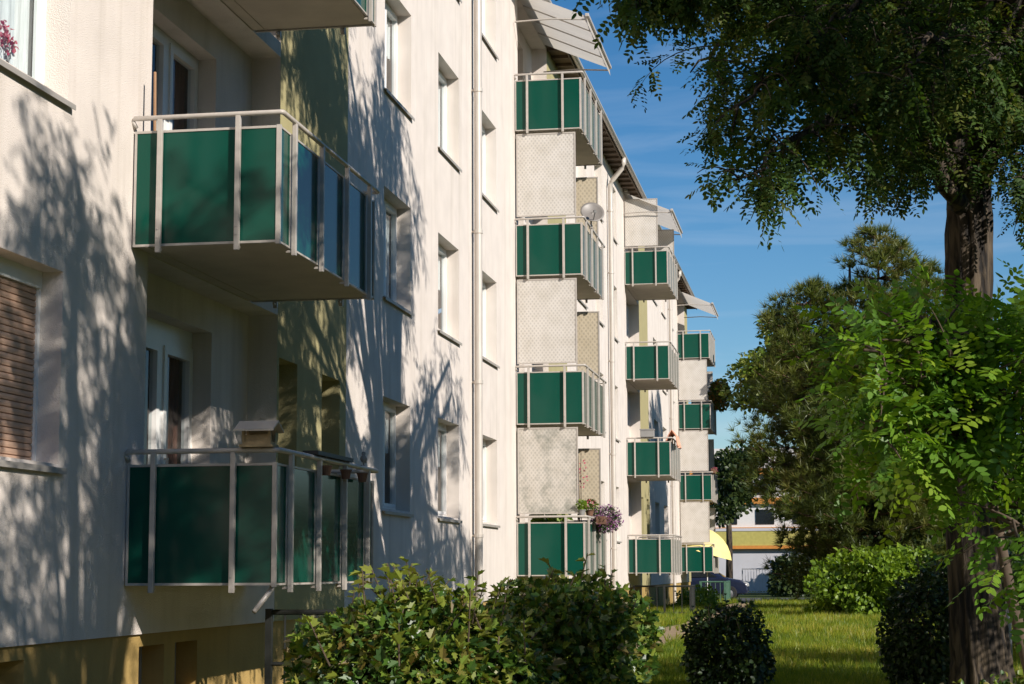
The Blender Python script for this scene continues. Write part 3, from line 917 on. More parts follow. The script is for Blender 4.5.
def flower_box(label, loc, length, petal, mt_leaf, nf, rad, along='y', droop=.12, cat='flower box', boxmat=TERRA, petal_size=.03):
    t = thing('flower_box', label, cat, loc)
    b = MB(); hx, hy = (.08, length/2) if along == 'y' else (length/2, .08)
    b.box(-hx, hx, -hy, hy, 0, .02); b.box(-hx, -hx+.012, -hy, hy, .02, .15); b.box(hx-.012, hx, -hy, hy, .02, .15)
    b.box(-hx+.012, hx-.012, -hy, -hy+.012, .02, .15); b.box(-hx+.012, hx-.012, hy-.012, hy, .02, .15)
    b.box(-hx+.012, hx-.012, -hy+.012, hy-.012, .02, .12)
    b.build('box', boxmat, t)
    leaf_cluster('leaves', (0, 0, .16-droop*.5), rad, nf//2, FOLD, .05, mt_leaf, t)
    leaf_cluster('blossom', (.02, 0, .17-droop*.4), [r*1.1 for r in rad], nf, FOLD, petal_size, petal, t)
    return t
flower_box('long flower box overflowing with purple blossom, outside the ground floor rail of the second stack', on(1, 0, 1.44, 1.75, BH-.14), 1.5, L_PURP, L_DARK, 1300, (.30, .80, .25))
# small pots with plants at that balcony corner
def potted(name, label, loc, r, h, petal, n, rad, zc, leaf=L_HEDGE, potm=TERRA, lsz=.05, blsz=.035):
    t = thing(name, label, 'potted plant', loc)
    pot(t, r, h, potm)
    if leaf: leaf_cluster('leaves', (0, 0, zc), rad, n, FOLD, lsz, leaf, t)
    if petal: leaf_cluster('blossom', (0, 0, zc+rad[2]*.4), [q*.9 for q in rad], n//2, FOLD, blsz, petal, t)
    return t
potted('potted_plant', 'pot of green leaves on the ground floor rail beside the purple flower box', on(1, 0, 1.22, .03, BH+.004), .07, .10, None, 160, (.11, .11, .09), .18, leaf=L_LIGHT, potm=GREYP)
potted('potted_plant', 'pot of pink blossom on the ground floor rail above the purple flower box', on(1, 0, 1.30, .55, BH+.004), .08, .11, L_PINK, 160, (.14, .2, .10), .19)
t = potted('potted_plant', 'tall leafy plant in a pot behind the frosted ground floor screen of the second stack', on(1, 0, .55, .55, .17), .16, .3, None, 420, (.36, .3, .55), .98, leaf=L_LIGHT, lsz=.12)
# bare branchy stems in the second stack ground floor
t = thing('twig_plant', 'bare twiggy plant with a few pink buds standing above the purple flower box', 'plant', on(1, 0, 1.12, .7, .17))
b = MB()
for j in range(5):
    x, y, = random.uniform(-.05, .05), random.uniform(-.12, .12)
    b.tube([(x*.3, y*.3, .1), (x, y, .9), (x*1.5, y*1.4, 1.55+.12*j), (x*2.2, y*1.6+.03, 1.75+.13*j)], [.012, .010, .007, .004], 6)
b.build('stem', STEM, t)
leaf_cluster('blossom', (0, 0, 1.72), (.14, .24, .32), 38, FOLD, .05, L_PINK, t); pot(t, .12, .2, GREYP)
# stack three, first floor: grey planter, folded peach cloth, poles
t = thing('storage_box', 'grey box standing on the rail corner of the second floor balcony in the third stack', 'box', on(2, 1, .62, -.04, BH+.003))
b = MB(); b.box(-.2, .2, -.11, .11, 0, .2); b.build('box_body', GREYP, t, bevel=.01)
b = MB(); b.box(-.215, .215, -.125, .125, .2, .235); b.build('lid', GREYP, t, bevel=.008)
q = MB(); n = 26
pts_ = []
for i in range(n+1):
    yy = .05+1.15*i/n
    pts_.append([(1.13+.02*math.sin(i*1.7), yy, BH-.14-.03*math.sin(i*.9)), (1.22, yy, BH+.05+.03*math.sin(i*1.1)), (1.31, yy, BH+.16+.05*math.sin(i*.7+1)), (1.42, yy, BH+.05+.03*math.sin(i*1.3)), (1.47+.03*math.sin(i*1.9), yy, BH-.24-.05*math.sin(i*.8))])
for i in range(n):
    for j in range(4): q.quad(pts_[i][j], pts_[i+1][j], pts_[i+1][j+1], pts_[i][j+1])
o = q.build('cloth', PEACH, loc=(0, stacks[2], ZB+ST)); sm = o.modifiers.new('thick', 'SOLIDIFY'); sm.thickness = .015
tag(o, 'peach coloured cloth hung over the second floor rail of the third balcony stack', 'cloth')
for yy, xx in ((1.2, .25), (1.5, .72), (1.1, .98)):
    pass
# pink flowers at the fourth stack, vine
flower_box('short flower box of pink blossom on the second floor corner of the farthest stack', on(3, 1, 1.33, .5, BH-.05), .8, L_PINK, L_HEDGE, 220, (.13, .42, .12))
t = thing('climbing_plant', 'bushy orange flecked climbing plant spilling over the third floor rail of the farthest stack', 'plant', on(3, 2, 1.38, 1.9, .17))
leaf_cluster('leaves', (.16, .2, 1.32), (.42, 1.1, .62), 1500, FOLD, .12, L_ORNG, t)
b = MB()
for j in range(5): b.tube([(-.15, .2*j-.4, 0), (-.1, .25*j-.5, .9), (.1, .3*j-.5, 1.5)], [.02, .015, .006], 6)
b.build('stem', STEM, t)
# yellow parasol at the farthest ground floor balcony
pc = at(712, 553, 72.9)
t = thing('parasol', 'open yellow parasol tilted outwards at the ground floor of the farthest stack', 'parasol', (pc.x-.2, 72.9, .0))
q = MB(); nn, rr_ = 8, 1.28
ax_t = Matrix.Rotation(math.radians(16), 4, 'Y')
top = Vector((0, 0, 2.95))
rings = []
for j in range(7):
    f_ = j/6
    row = []
    for k_ in range(nn*3):
        a = 2*PI*k_/(nn*3)
        sc = 1-.035*abs(math.sin(a*nn/2))
        row.append(top+(ax_t @ Vector((rr_*math.sin(f_*1.15)/math.sin(1.15)*math.cos(a)*sc, rr_*math.sin(f_*1.15)/math.sin(1.15)*math.sin(a)*sc, -.95*f_**1.9))))
    rings.append(row)
for j in range(6):
    for k_ in range(nn*3):
        l_ = (k_+1) % (nn*3)
        q.quad(rings[j][k_], rings[j+1][k_], rings[j+1][l_], rings[j][l_])
o = q.build('canopy', YELLOW, t, smooth=False)
q = MB(); q.tube([(0, 0, .05), (0, 0, 1.9), top], .02, 8); q.lathe([(0, 0), (.25, 0), (.25, .05), (.04, .07), (.03, .3), (0, .3)], 18); q.build('pole', WHITEF, t)
for k_ in range(nn):
    q = MB(); q.tube([rings[1][k_*3]-Vector((0, 0, .01)), rings[6][k_*3]-Vector((0, 0, .01))], .007, 5); q.build('rib', STEEL, t)

# ------------------------------------------------------------------ railings and fences
def railing(name, label, cat, pts, h, mt, gap=.12, r=.012, post=.022, group=None, low=.1, mid=False):
    base = Vector(pts[0])
    t = thing(name, label, cat, base, group=group)
    rl = MB(); 
    P = [Vector(p)-base for p in pts]
    for a, b in zip(P[:-1], P[1:]):
        up = Vector((0, 0, 1))
        rl.tube([a+up*h, b+up*h], r*1.7, 8); rl.tube([a+up*low, b+up*low], r*1.3, 6)
        if mid: rl.tube([a+up*h*.55, b+up*h*.55], r*1.3, 6)
    rl.build('rail', mt, t)
    for p in P:
        q = MB(); q.box(p.x-post, p.x+post, p.y-post, p.y+post, 0, h+.03); q.build('post', mt, t)
    br = MB()
    for a, b in zip(P[:-1], P[1:]):
        n = max(2, int((b-a).length/gap))
        for i in range(1, n):
            c = a.lerp(b, i/n); br.tube([c+Vector((0, 0, low)), c+Vector((0, 0, h))], r*.75, 5)
    br.build('bars', mt, t)
    return t
railing('railing', 'black metal stair railing between the near wall and the front shrub', 'railing', [(.83, 15.5, 0), (1.55, 15.5, 0), (1.62, 17.6, 0)], .99, BLACKM, gap=.14, r=.014, post=.028, mid=True)
railing('railing', 'black bar railing round the basement steps below the third balcony stack', 'railing', [(.12, 53.0, 0), (1.0, 53.0, 0), (1.75, 53.0, 0), (1.75, 54.4, 0)], .86, BLACKM, gap=.20, r=.016, post=.03)
railing('railing', 'short green metal railing below the farthest balcony stack', 'railing', [(.85, 70.6, 0), (1.78, 70.6, 0), (1.78, 73.6, 0)], .86, GREENRAIL, gap=.16, r=.018, post=.045)
railing('fence', 'grey upright bar fence before the low store far behind the lawn', 'fence', [(1.2, 98, 0), (3.3, 98, 0), (5.4, 98, 0), (7.5, 98, 0), (9.6, 98, 0), (11.7, 98, 0)], 1.35, POSTM, gap=.14, r=.018, post=.03)
fp = at(1008, 600, 21.5)
t = thing('fence_post', 'thin grey galvanised post on the right beside the thick trunk', 'post', (fp.x, 21.5, 0))
q = MB(); q.tube([(0, 0, 0), (0, 0, 1.52)], .028, 10); q.build('post_tube', POSTM, t, smooth=True)
q = MB(); q.lathe([(.028, 1.50), (.034, 1.50), (.034, 1.535), (0, 1.55)], 10); q.build('cap', POSTM, t)
# washing-line style frame in front of the store
t = thing('goal_frame', 'thin white tubular frame leaning before the far store wall', 'frame', (4.1, 101, 0))
q = MB(); q.tube([(0, 0, 0), (.35, 0, 2.1), (3.4, 0, 2.1), (3.4, 0, 0)], .035, 8); q.build('tube', WHITEF, t)

# ------------------------------------------------------------------ parked car behind the end of the building
t = thing('parked_car', 'dark blue hatchback parked across the far end of the apartment block', 'car', (.2, 80.4, 0))
prof = [(-2.0, .35), (-2.02, .75), (-1.9, .95), (-1.55, 1.38), (-1.2, 1.47), (.1, 1.46), (.45, 1.36), (1.05, .98), (1.75, .86), (2.02, .70), (2.06, .40), (1.95, .28), (-1.9, .28)]
q = MB(); q.prism(prof, 1, -.84, .84); q.v = [(x, y*(0.80 if z > 1.2 else 1), z) for x, y, z in q.v]
q.build('body', CARP, t, bevel=.05)
for sg in (-1, 1):
    def side(p): return (p[0], sg*(.845 if p[1] < 1.2 else .70), p[1])
    for ring_ in (((-1.55, 1.0), (-1.4, 1.34), (-.45, 1.40), (-.45, 1.0)), ((-.38, 1.0), (-.38, 1.40), (.15, 1.39), (.75, 1.0))):
        q = MB(); q.poly([side(p) for p in ring_][::sg])
        o = q.build('side_window', CARG, t); sm = o.modifiers.new('thick', 'SOLIDIFY'); sm.thickness = .01
q = MB(); q.quad((.49, -.62, 1.355), (1.06, -.74, .99), (1.06, .74, .99), (.49, .62, 1.355)); o = q.build('windscreen', CARG, t); o.location.z = .012
for x in (-1.25, 1.28):
    for sg in (-1, 1):
        q = MB(); q.lathe([(.30, -.1), (.315, -.06), (.315, .06), (.30, .1), (.2, .1), (.2, -.1), (.30, -.1)], 24)
        q.v = [(v[0], v[2], v[1]) for v in q.v]
        o = q.build('wheel', TYRE, t, loc=(x, sg*.78, .315))
        q = MB(); q.lathe([(.2, .0), (.2, .085), (.15, .06), (.05, .08), (0, .085)], 18); q.v = [(v[0], v[2]*sg, v[1]) for v in q.v]
        q.build('rim', RIMM, o)
for sg in (-1, 1):
    q = MB(); q.prism([(1.78, .66), (2.055, .60), (2.04, .72), (1.85, .80)], 1, sg*.62-.17, sg*.62+.17); q.build('headlight', LAMPR, t)

# ------------------------------------------------------------------ far buildings
t = thing('store_building', 'low store with a yellow and orange fascia band behind the far fence', 'building', (8, 112, 0))
q = MB(); q.box(-14, 22, 0, 16, 0, 3.55); q.build('wall', STOREW, t)
q = MB(); q.box(-14.1, 22.1, -.22, -.003, 2.75, 3.62); q.build('yellow_fascia', STOREY, t)
q = MB(); q.box(-14.12, 22.12, -.30, -.003, 2.55, 2.745); q.build('orange_fascia', STOREO, t)
q = MB(); q.box(-14.2, 22.2, -.25, 16.1, 3.63, 3.80); q.build('roof', STOREW, t)
for x in (-9.5, -4.2, 1.4, 7.0, 12.6, 18.2):
    q = MB(); q.box(x-.07, x+.07, -.06, -.003, 0, 2.41); q.build('pilaster', POSTM, t)
t = thing('pale_block', 'pale multi storey block with orange bands rising far behind the store', 'building', (2, 150, 0))
q = MB(); q.box(-16, 14, 0, 12, 0, 9.3); q.box(-12, 9, .6, 11, 9.3, 11.2); q.build('wall', PALEW, t)
for zz in (4.2, 6.6, 9.0):
    q = MB(); q.box(-16.1, 14.1, -.35, -.003, zz, zz+.5); q.build('orange_band', STOREO, t)
for zz in (4.95, 7.35):
    for x in range(-14, 14, 3):
        q = MB(); q.box(x, x+1.5, -.06, -.003, zz, zz+1.2); o = q.build('window', CARG, t)

# ------------------------------------------------------------------ vegetation
def limb(mb, p0, p1, r0, r1, sag=0.0, wob=0.08, n=7, seg=8):
    p0, p1 = Vector(p0), Vector(p1); pts = []; L = (p1-p0).length
    for i in range(n+1):
        f = i/n
        p = p0.lerp(p1, f)+Vector((0, 0, sag*4*f*(1-f)))
        if 0 < i < n: p += Vector([random.uniform(-1, 1)*wob*L/n*1.2 for _ in range(3)])
        pts.append(p)
    mb.tube(pts, [r0+(r1-r0)*i/n for i in range(n+1)], seg)
    return pts

def robinia(name, label, base, trunk_pts, trunk_r, limbs, tw_per_m, fr_per_tw, mt, frond, lit=False, seed=1, group=None, trunk_mat=BARK, hang=.8, tw_len=(.5, 1.3), cat='tree'):
    """trunk and limbs as one tapered mesh; twigs hang from the limbs, pinnate leaves along each twig"""
    random.seed(seed)
    base = Vector(base)
    t = thing(name, label, cat, base, group=group)
    tk = MB()
    tp = [Vector(p)-base for p in trunk_pts]
    # subdivide the trunk
    pts = []; rad = []
    for i in range(len(tp)-1):
        for j in range(10):
            f = j/10; pts.append(tp[i].lerp(tp[i+1], f)); rad.append(trunk_r[i]+(trunk_r[i+1]-trunk_r[i])*f)
    pts.append(tp[-1]); rad.append(trunk_r[-1])
    tk.tube(pts, rad, 56 if trunk_r[0] > .3 else 16, rough=.11 if trunk_r[0] > .3 else .04)
    FP, FA = [], []
    for lb in limbs:
        p = [Vector(q)-base for q in lb['pts']]; r0 = lb.get('r', .12)
        path = []
        for i in range(len(p)-1):
            n = 6
            for j in range(n): 
                q = p[i].lerp(p[i+1], j/n)
                path.append(q+Vector([random.uniform(-.05, .05) for _ in range(3)])*(1 if i+j > 0 else 0))
        path.append(p[-1])
        tk.tube(path, [max(.008, r0*(1-.93*i/(len(path)-1))) for i in range(len(path))], 8)
        Lt = sum((path[i+1]-path[i]).length for i in range(len(path)-1))
        ntw = int(Lt*tw_per_m*lb.get('den', 1))
        st = lb.get('start', .25)
        for _ in range(ntw):
            f = st+(1-st)*random.random()**.8
            k = f*(len(path)-1); i = min(int(k), len(path)-2)
            q0 = path[i].lerp(path[i+1], k-i)
            ax = (path[i+1]-path[i]).normalized()
            d = Vector((random.gauss(0, 1), random.gauss(0, 1), random.gauss(.0, .7))); d -= ax*d.dot(ax)*.7
            d = (d.normalized()+ax*random.uniform(.2, .9)).normalized()
            Lw = random.uniform(*tw_len)*(1.15-.45*f)*lb.get('tl', 1)
            tws = [q0]; v = d.copy()
            for s in range(7):
                v = (v+Vector((0, 0, -hang*(.10+.05*s)))).normalized()
                tws.append(tws[-1]+v*Lw/7)
            tk.tube(tws, [.008*(1-i_/8)+.0015 for i_ in range(8)], 4)
            nf = max(3, int(fr_per_tw*Lw))
            for j in range(nf):
                g = .12+.88*(j+random.random()*.5)/nf; kk = g*7; ii = min(int(kk), 6)
                q = tws[ii].lerp(tws[ii+1], min(1, kk-ii)); a = (tws[ii+1]-tws[ii]).normalized()
                s = a.cross(Vector((random.gauss(0, 1), random.gauss(0, 1), random.gauss(0, 1)))).normalized()
                dd = (a*.55+s*1.0+Vector((0, 0, -.35*hang))).normalized()
                FP.append(q); FA.append(dd)
    tk.build('trunk', trunk_mat, t, smooth=True)
    FP = np.array(FP); FA = np.array(FA); n = len(FP)
    up = np.tile(np.array([0, 0, 1.0]), (n, 1))+rdir(n)*.55
    scatter('crown', frond[0], frond[1], FP, frames(FA, up), rng.uniform(.7, 1.2, n), mt, t)
    return t
FROND = t_frond(6, .25, .052, .024, jit=.2)
FRONDC = t_frond(5, .30, .075, .036)
FRONDS = t_frond(8, .30, .052, .023, droop=.25, jit=.10)

# --- the big robinia that shades the facade
TB = (7.07, 18.5, 0)
tp = [(7.14, 18.5, -.05), (7.12, 18.5, .45), (7.08, 18.5, 1.2), (7.05, 18.5, 2.2), (7.10, 18.5, 3.6), (7.16, 18.5, 4.8), (7.18, 18.55, 5.6)]
trr = [.34, .275, .24, .225, .22, .22, .18]
Lb = []
def A_(r, den, *pts, **k): Lb.append(dict(pts=pts, r=r, den=den, **k))
F0 = (7.15, 18.5, 4.9); F1 = (7.2, 18.55, 5.5)
# limbs that hang into the picture
A_(.12, 1.0, F0, at(930, 60, 17.2), at(810, -10, 15), at(720, -40, 13.6), at(655, -30, 12.8), start=.3, tl=.62)
A_(.10, 1.0, F0, at(930, 40, 17.0), at(830, -20, 15.5), at(750, -30, 14.5), at(690, -10, 14), start=.3, tl=.6)
A_(.09, 1.1, F0, at(900, 40, 16.5), at(840, 30, 14.8), at(790, 60, 13.5), at(735, 110, 12.8), start=.3, tl=.62)
A_(.09, 1.2, F0, at(900, 110, 16.8), at(860, 110, 15), at(800, 130, 13.6), at(735, 180, 12.8), start=.3, tl=.55)
A_(.08, 1.1, F0, at(920, 150, 17.2), at(890, 130, 16), at(850, 150, 15), start=.2, tl=.6)
A_(.08, 1.1, F0, at(930, 150, 18), at(925, 140, 17), at(900, 160, 16.4), start=.2, tl=.6)
A_(.09, 1.1, F1, at(960, 40, 17), at(920, 0, 15.5), at(860, 0, 14), at(810, 40, 13.2), start=.15, tl=.7)
A_(.09, 1.1, F1, at(985, 60, 16.5), at(960, 30, 15), at(930, 40, 14), at(900, 80, 13.5), start=.15, tl=.7)
A_(.09, 1.0, F1, at(1010, 60, 17.0), at(1010, 40, 15.5), at(990, 60, 14.5), start=.15, tl=.7)
A_(.09, 1.2, F0, at(1010, 120, 18.2), at(1030, 140, 17.5), at(1040, 210, 17), start=.2, tl=.8)
A_(.09, 1.0, F1, at(960, 10, 18.5), at(900, -20, 18), at(840, 0, 17.5), at(780, 20, 17), start=.15, tl=.7)
A_(.08, 1.0, F0, at(930, 100, 19.5), at(880, 80, 20.5), at(830, 90, 21), start=.15, tl=.7)
A_(.08, 1.0, F0, at(960, 130, 20.5), at(930, 140, 22), start=.15, tl=.8)
A_(.08, 1.0, F1, at(1030, 20, 18.5), at(1060, 60, 18.0), at(1090, 120, 17), start=.15)
A_(.10, .9, F0, at(900, -20, 16.5), at(800, -60, 14.5), at(700, -50, 13), at(632, -20, 12.3), start=.45, tl=.5)
# forward limbs above the frame, over the near balconies
random.seed(17)
for x, y, zz in ((6.6, 11.4, 8.0), (7.2, 10.9, 8.6), (7.8, 12.2, 8.4), (6.9, 12.8, 9.0), (7.5, 13.4, 9.6), (6.4, 13.2, 8.2), (8.0, 11.0, 9.2), (7.4, 10.4, 6.2), (7.9, 11.6, 6.6), (8.5, 10.6, 6.9), (8.3, 12.4, 6.2), (7.6, 9.9, 7.0)):
    A_(.08, .8, F1, (x*.5+3.5, y*.45+9.9, 7.4+.25*(zz-6)), (x, y+.9, zz+.2), (x-.1, y, zz), start=.45, tl=.9)
# upper crown, mostly above the frame: its shade is the dapple on the wall
random.seed(3)
for i in range(46):
    a = random.uniform(0, 2*PI); rr = random.uniform(1.2, 3.9); zz = random.uniform(6.6, 13.0)
    k = math.sqrt(max(.15, 1-((zz-8.6)/5.2)**2))
    cy = 17.8-max(0, zz-9.0)*.45
    e = Vector((7.3+rr*k*math.cos(a)*.95, cy+rr*k*1.1*math.sin(a), zz))
    mid = Vector((7.2+.45*(e.x-7.2), 18.5+.45*(e.y-18.5), 5.4+.66*(zz-5.4)))
    A_(.10, .44, F1, mid, e, e+Vector((math.cos(a)*.5, math.sin(a)*.5, -.5)), start=.35, tl=1.0)
for x, y, zz in ((9.0, 18.5, 6.6), (9.6, 20.0, 7.0), (9.3, 21.4, 7.6), (10.2, 21.5, 8.4), (10.6, 19.6, 8.2), (9.4, 22.3, 6.6), (10.8, 22.3, 7.4), (10.0, 18.6, 9.0)):
    A_(.09, 1.0, F1, (8.0, 18.9, zz-.8), (x-.6, y-.5, zz), (x, y, zz-.2), start=.35, tl=1.0)
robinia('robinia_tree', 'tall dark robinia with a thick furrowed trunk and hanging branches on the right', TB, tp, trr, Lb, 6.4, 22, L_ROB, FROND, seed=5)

# --- a second robinia beside the camera, beyond the right edge: shades the near wall
Lb = []
random.seed(11)
B2 = Vector((9.6, 6.5, 0))
for i in range(30):
    a = random.uniform(0, 2*PI); rr = random.uniform(.5, 2.1); zz = random.uniform(6.1, 10.2)
    e = Vector((B2.x+rr*math.cos(a), B2.y+1.45*rr*math.sin(a), zz))
    A_(.07, 1.0, (9.6, 6.5, 4.2), (B2.x+rr*.5*math.cos(a), B2.y+rr*.5*math.sin(a), zz-.3), e, start=.3)
robinia('robinia_tree', 'slender robinia standing beyond the right edge of the lawn near the viewer', B2, [(9.6, 6.5, 0), (9.55, 6.5, 2.0), (9.6, 6.5, 4.4)], [.16, .13, .10], Lb, 4.6, 14, L_ROB, FROND, seed=8, hang=.5)
# --- shade trees beyond the right edge
for (bx, by, h0, h1, R0, sd, lab) in ((13.4, 16.0, 2.6, 7.6, 3.2, 21, 'broad robinia beyond the right edge, shading the thick trunk'), (14.2, 22.0, 2.6, 6.2, 2.6, 22, 'low robinia beyond the right edge, shading the middle of the lawn')):
    Lb = []; random.seed(sd)
    for i in range(26):
        a = random.uniform(0, 2*PI); rr = random.uniform(.8, R0); zz = random.uniform(h0, h1)
        e = Vector((bx+rr*math.cos(a), by+rr*math.sin(a), zz))
        A_(.07, 1.0, (bx, by, h0*.8), (bx+rr*.5*math.cos(a), by+rr*.5*math.sin(a), zz+.1), e, start=.2)
    robinia('robinia_tree', lab, (bx, by, 0), [(bx, by, 0), (bx+.05, by, h0*.5), (bx, by, h0)], [.2, .17, .14], Lb, 5, 11, L_ROB, FRONDC, seed=sd)

# --- bright robinia sapling at the right
Lb = []; random.seed(31)
SB = Vector((6.78, 9.2, 0))
def SL(px, py, Y=None): return at(px, py, Y if Y else random.uniform(8.5, 9.8))
stem_top = at(985, 460, 9.2)
for (x, y) in ((850, 330), (845, 395), (880, 300), (905, 340), (935, 320), (960, 300), (990, 310), (1020, 290), (1035, 340), (890, 375), (925, 390), (960, 380), (995, 370), (1020, 420), (940, 430), (975, 430), (1020, 470), (1030, 560), (870, 350), (915, 300), (848, 370), (858, 300), (862, 410), (900, 420), (840, 345), (880, 330), (1045, 250), (1060, 380)):
    e = SL(x+14, y+20); st_ = stem_top.lerp(at(1010, 560, 9.2), random.random()*.8 if y > 420 else random.random()*.2)
    mid = st_.lerp(e, .55)+Vector((0, 0, .10))
    A_(.014, 1.0, st_, mid, e, start=.35)
robinia('robinia_sapling', 'bright green sunlit robinia sapling leaning in front of the thick trunk', SB, [SB, at(1012, 600, 9.2), stem_top], [.035, .028, .018], Lb, 9, 22, L_SAP, FRONDS, seed=31, trunk_mat=STEM, hang=.25, tw_len=(.16, .36), cat='sapling')

# --- shrubs
def bush(name, label, c, rad, n, leaf, lsz, mt, seed, power=2.4, rough=.16, up=.35, cat='shrub', stems=7, group=None, sprigs=0, shell=.45):
    """leaves in the outer layers of an uneven rounded volume, over a bundle of stems"""
    random.seed(seed); r_ = np.random.default_rng(seed)
    c = Vector(c); t = thing(name, label, cat, (c.x, c.y, 0), group=group)
    st = MB()
    for i in range(stems):
        a = random.uniform(0, 2*PI); q = random.uniform(.3, .85)
        st.tube([(random.uniform(-.1, .1)*rad[0], random.uniform(-.1, .1)*rad[1], 0), (q*.5*rad[0]*math.cos(a), q*.5*rad[1]*math.sin(a), c.z), (q*.8*rad[0]*math.cos(a), q*.8*rad[1]*math.sin(a), c.z+rad[2]*.55)], [.018, .013, .006], 6)
    D = r_.normal(size=(n, 3)); D /= np.linalg.norm(D, axis=1, keepdims=True)
    s = (np.abs(D)**power).sum(1)**(-1/power)
    ph = r_.uniform(0, 6.28, (6, 3)); fr = r_.uniform(1.5, 5.5, (6, 3))
    nse = sum(np.sin(D @ np.diag(fr[i])+ph[i]).prod(1) for i in range(6))*rough
    depth = 1-shell*r_.random(n)**1.5
    Pt = D*(s*(1+nse)*depth)[:, None]*np.array(rad)
    Pt[:, 2] += c.z
    keep = Pt[:, 2] > .03; Pt = Pt[keep]; D = D[keep]; n = len(Pt)
    A = D+r_.normal(size=(n, 3))*.6+np.array([0, 0, -.25])
    Nn = D*.7+r_.normal(size=(n, 3))*.45+np.array([0, 0, up])
    R = r_.random(n)**1.3
    if sprigs:
        EP, EA, EN, ER = [], [], [], []
        for i in range(sprigs):
            a = r_.uniform(0, 6.28); q = r_.uniform(.0, .85)
            zt = c.z+rad[2]*math.sqrt(max(.1, 1-q*q*.8))
            b = np.array([q*rad[0]*math.cos(a), q*rad[1]*math.sin(a), zt-.12]); d = np.array([r_.normal()*.35, r_.normal()*.35, 1.0]); d /= np.linalg.norm(d)
            L_ = r_.uniform(.14, .34)
            st.tube([b, b+d*L_], [.006, .003], 5)
            for j in range(9):
                EP.append(b+d*L_*(j+.5)/9); v = r_.normal(size=3); v[2] = abs(v[2])*.6+.25; EA.append(v); EN.append(np.array([0, 0, 1.])+r_.normal(size=3)*.3); ER.append(r_.uniform(.55, .8))
        Pt = np.vstack([Pt, EP]); A = np.vstack([A, EA]); Nn = np.vstack([Nn, EN]); R = np.concatenate([R, ER]); n = len(Pt)
    st.build('stem', STEM, t)
    scatter('foliage', leaf[0], leaf[1], Pt, frames(A, Nn), r_.uniform(.6, 1.25, n)*lsz, mt, t, rnd=R)
    return t
bush('shrub', 'wide sunlit lobed leaf shrub with yellowish shoots in the left foreground', (3.40, 9.9, .47), (.80, .70, .76), 19000, LOBED, .068, L_HEDGE, 41, sprigs=46, rough=.14, power=1.75)
bush('shrub', 'dense darker green shrub right of the yellowish foreground shrub', (4.02, 11.6, .56), (.52, .70, .70), 16000, LOBED, .062, L_HEDGE, 42, sprigs=16, power=3.2, rough=.09)
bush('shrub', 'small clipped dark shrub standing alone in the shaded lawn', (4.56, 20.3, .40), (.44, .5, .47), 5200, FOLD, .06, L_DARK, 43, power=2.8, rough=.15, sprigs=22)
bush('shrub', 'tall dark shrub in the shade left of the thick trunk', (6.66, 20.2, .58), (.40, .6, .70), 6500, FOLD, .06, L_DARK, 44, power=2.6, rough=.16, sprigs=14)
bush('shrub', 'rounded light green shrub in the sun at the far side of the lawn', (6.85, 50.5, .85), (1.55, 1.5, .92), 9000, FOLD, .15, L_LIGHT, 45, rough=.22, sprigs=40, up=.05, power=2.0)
bush('shrub', 'dark round shrub before the grey bar fence', (3.95, 90, .75), (1.0, 1.0, 1.15), 3500, FOLD, .2, L_FARD, 46, rough=.15)
bush('shrub', 'small yellowish shrub at the foot of the farthest balcony stack', (1.25, 62.5, .25), (.6, 1.6, .42), 2200, FOLD, .11, L_LIGHT, 47, rough=.2)
bush('shrub', 'spreading leafy weeds at the foot of the thick trunk', (7.1, 16.6, .12), (.6, .5, .26), 900, FOLD, .06, L_HEDGE, 48, rough=.25)
bush('shrub', 'olive green shrub behind the grey post on the right', (9.5, 30, .8), (1.5, 1.6, 1.1), 5200, FOLD, .11, L_FARD, 49, rough=.18)
bush('shrub', 'tall dark shrub at the right edge behind the thick trunk', (12.0, 50, 1.7), (2.6, 2.0, 1.9), 7000, FOLD, .17, L_FARD, 51, rough=.2)
bush('shrub', 'broad dark shrub below the pine behind the light green shrub', (9.0, 56, 1.1), (2.2, 1.6, 1.3), 6000, FOLD, .17, L_FARD, 50, rough=.2)

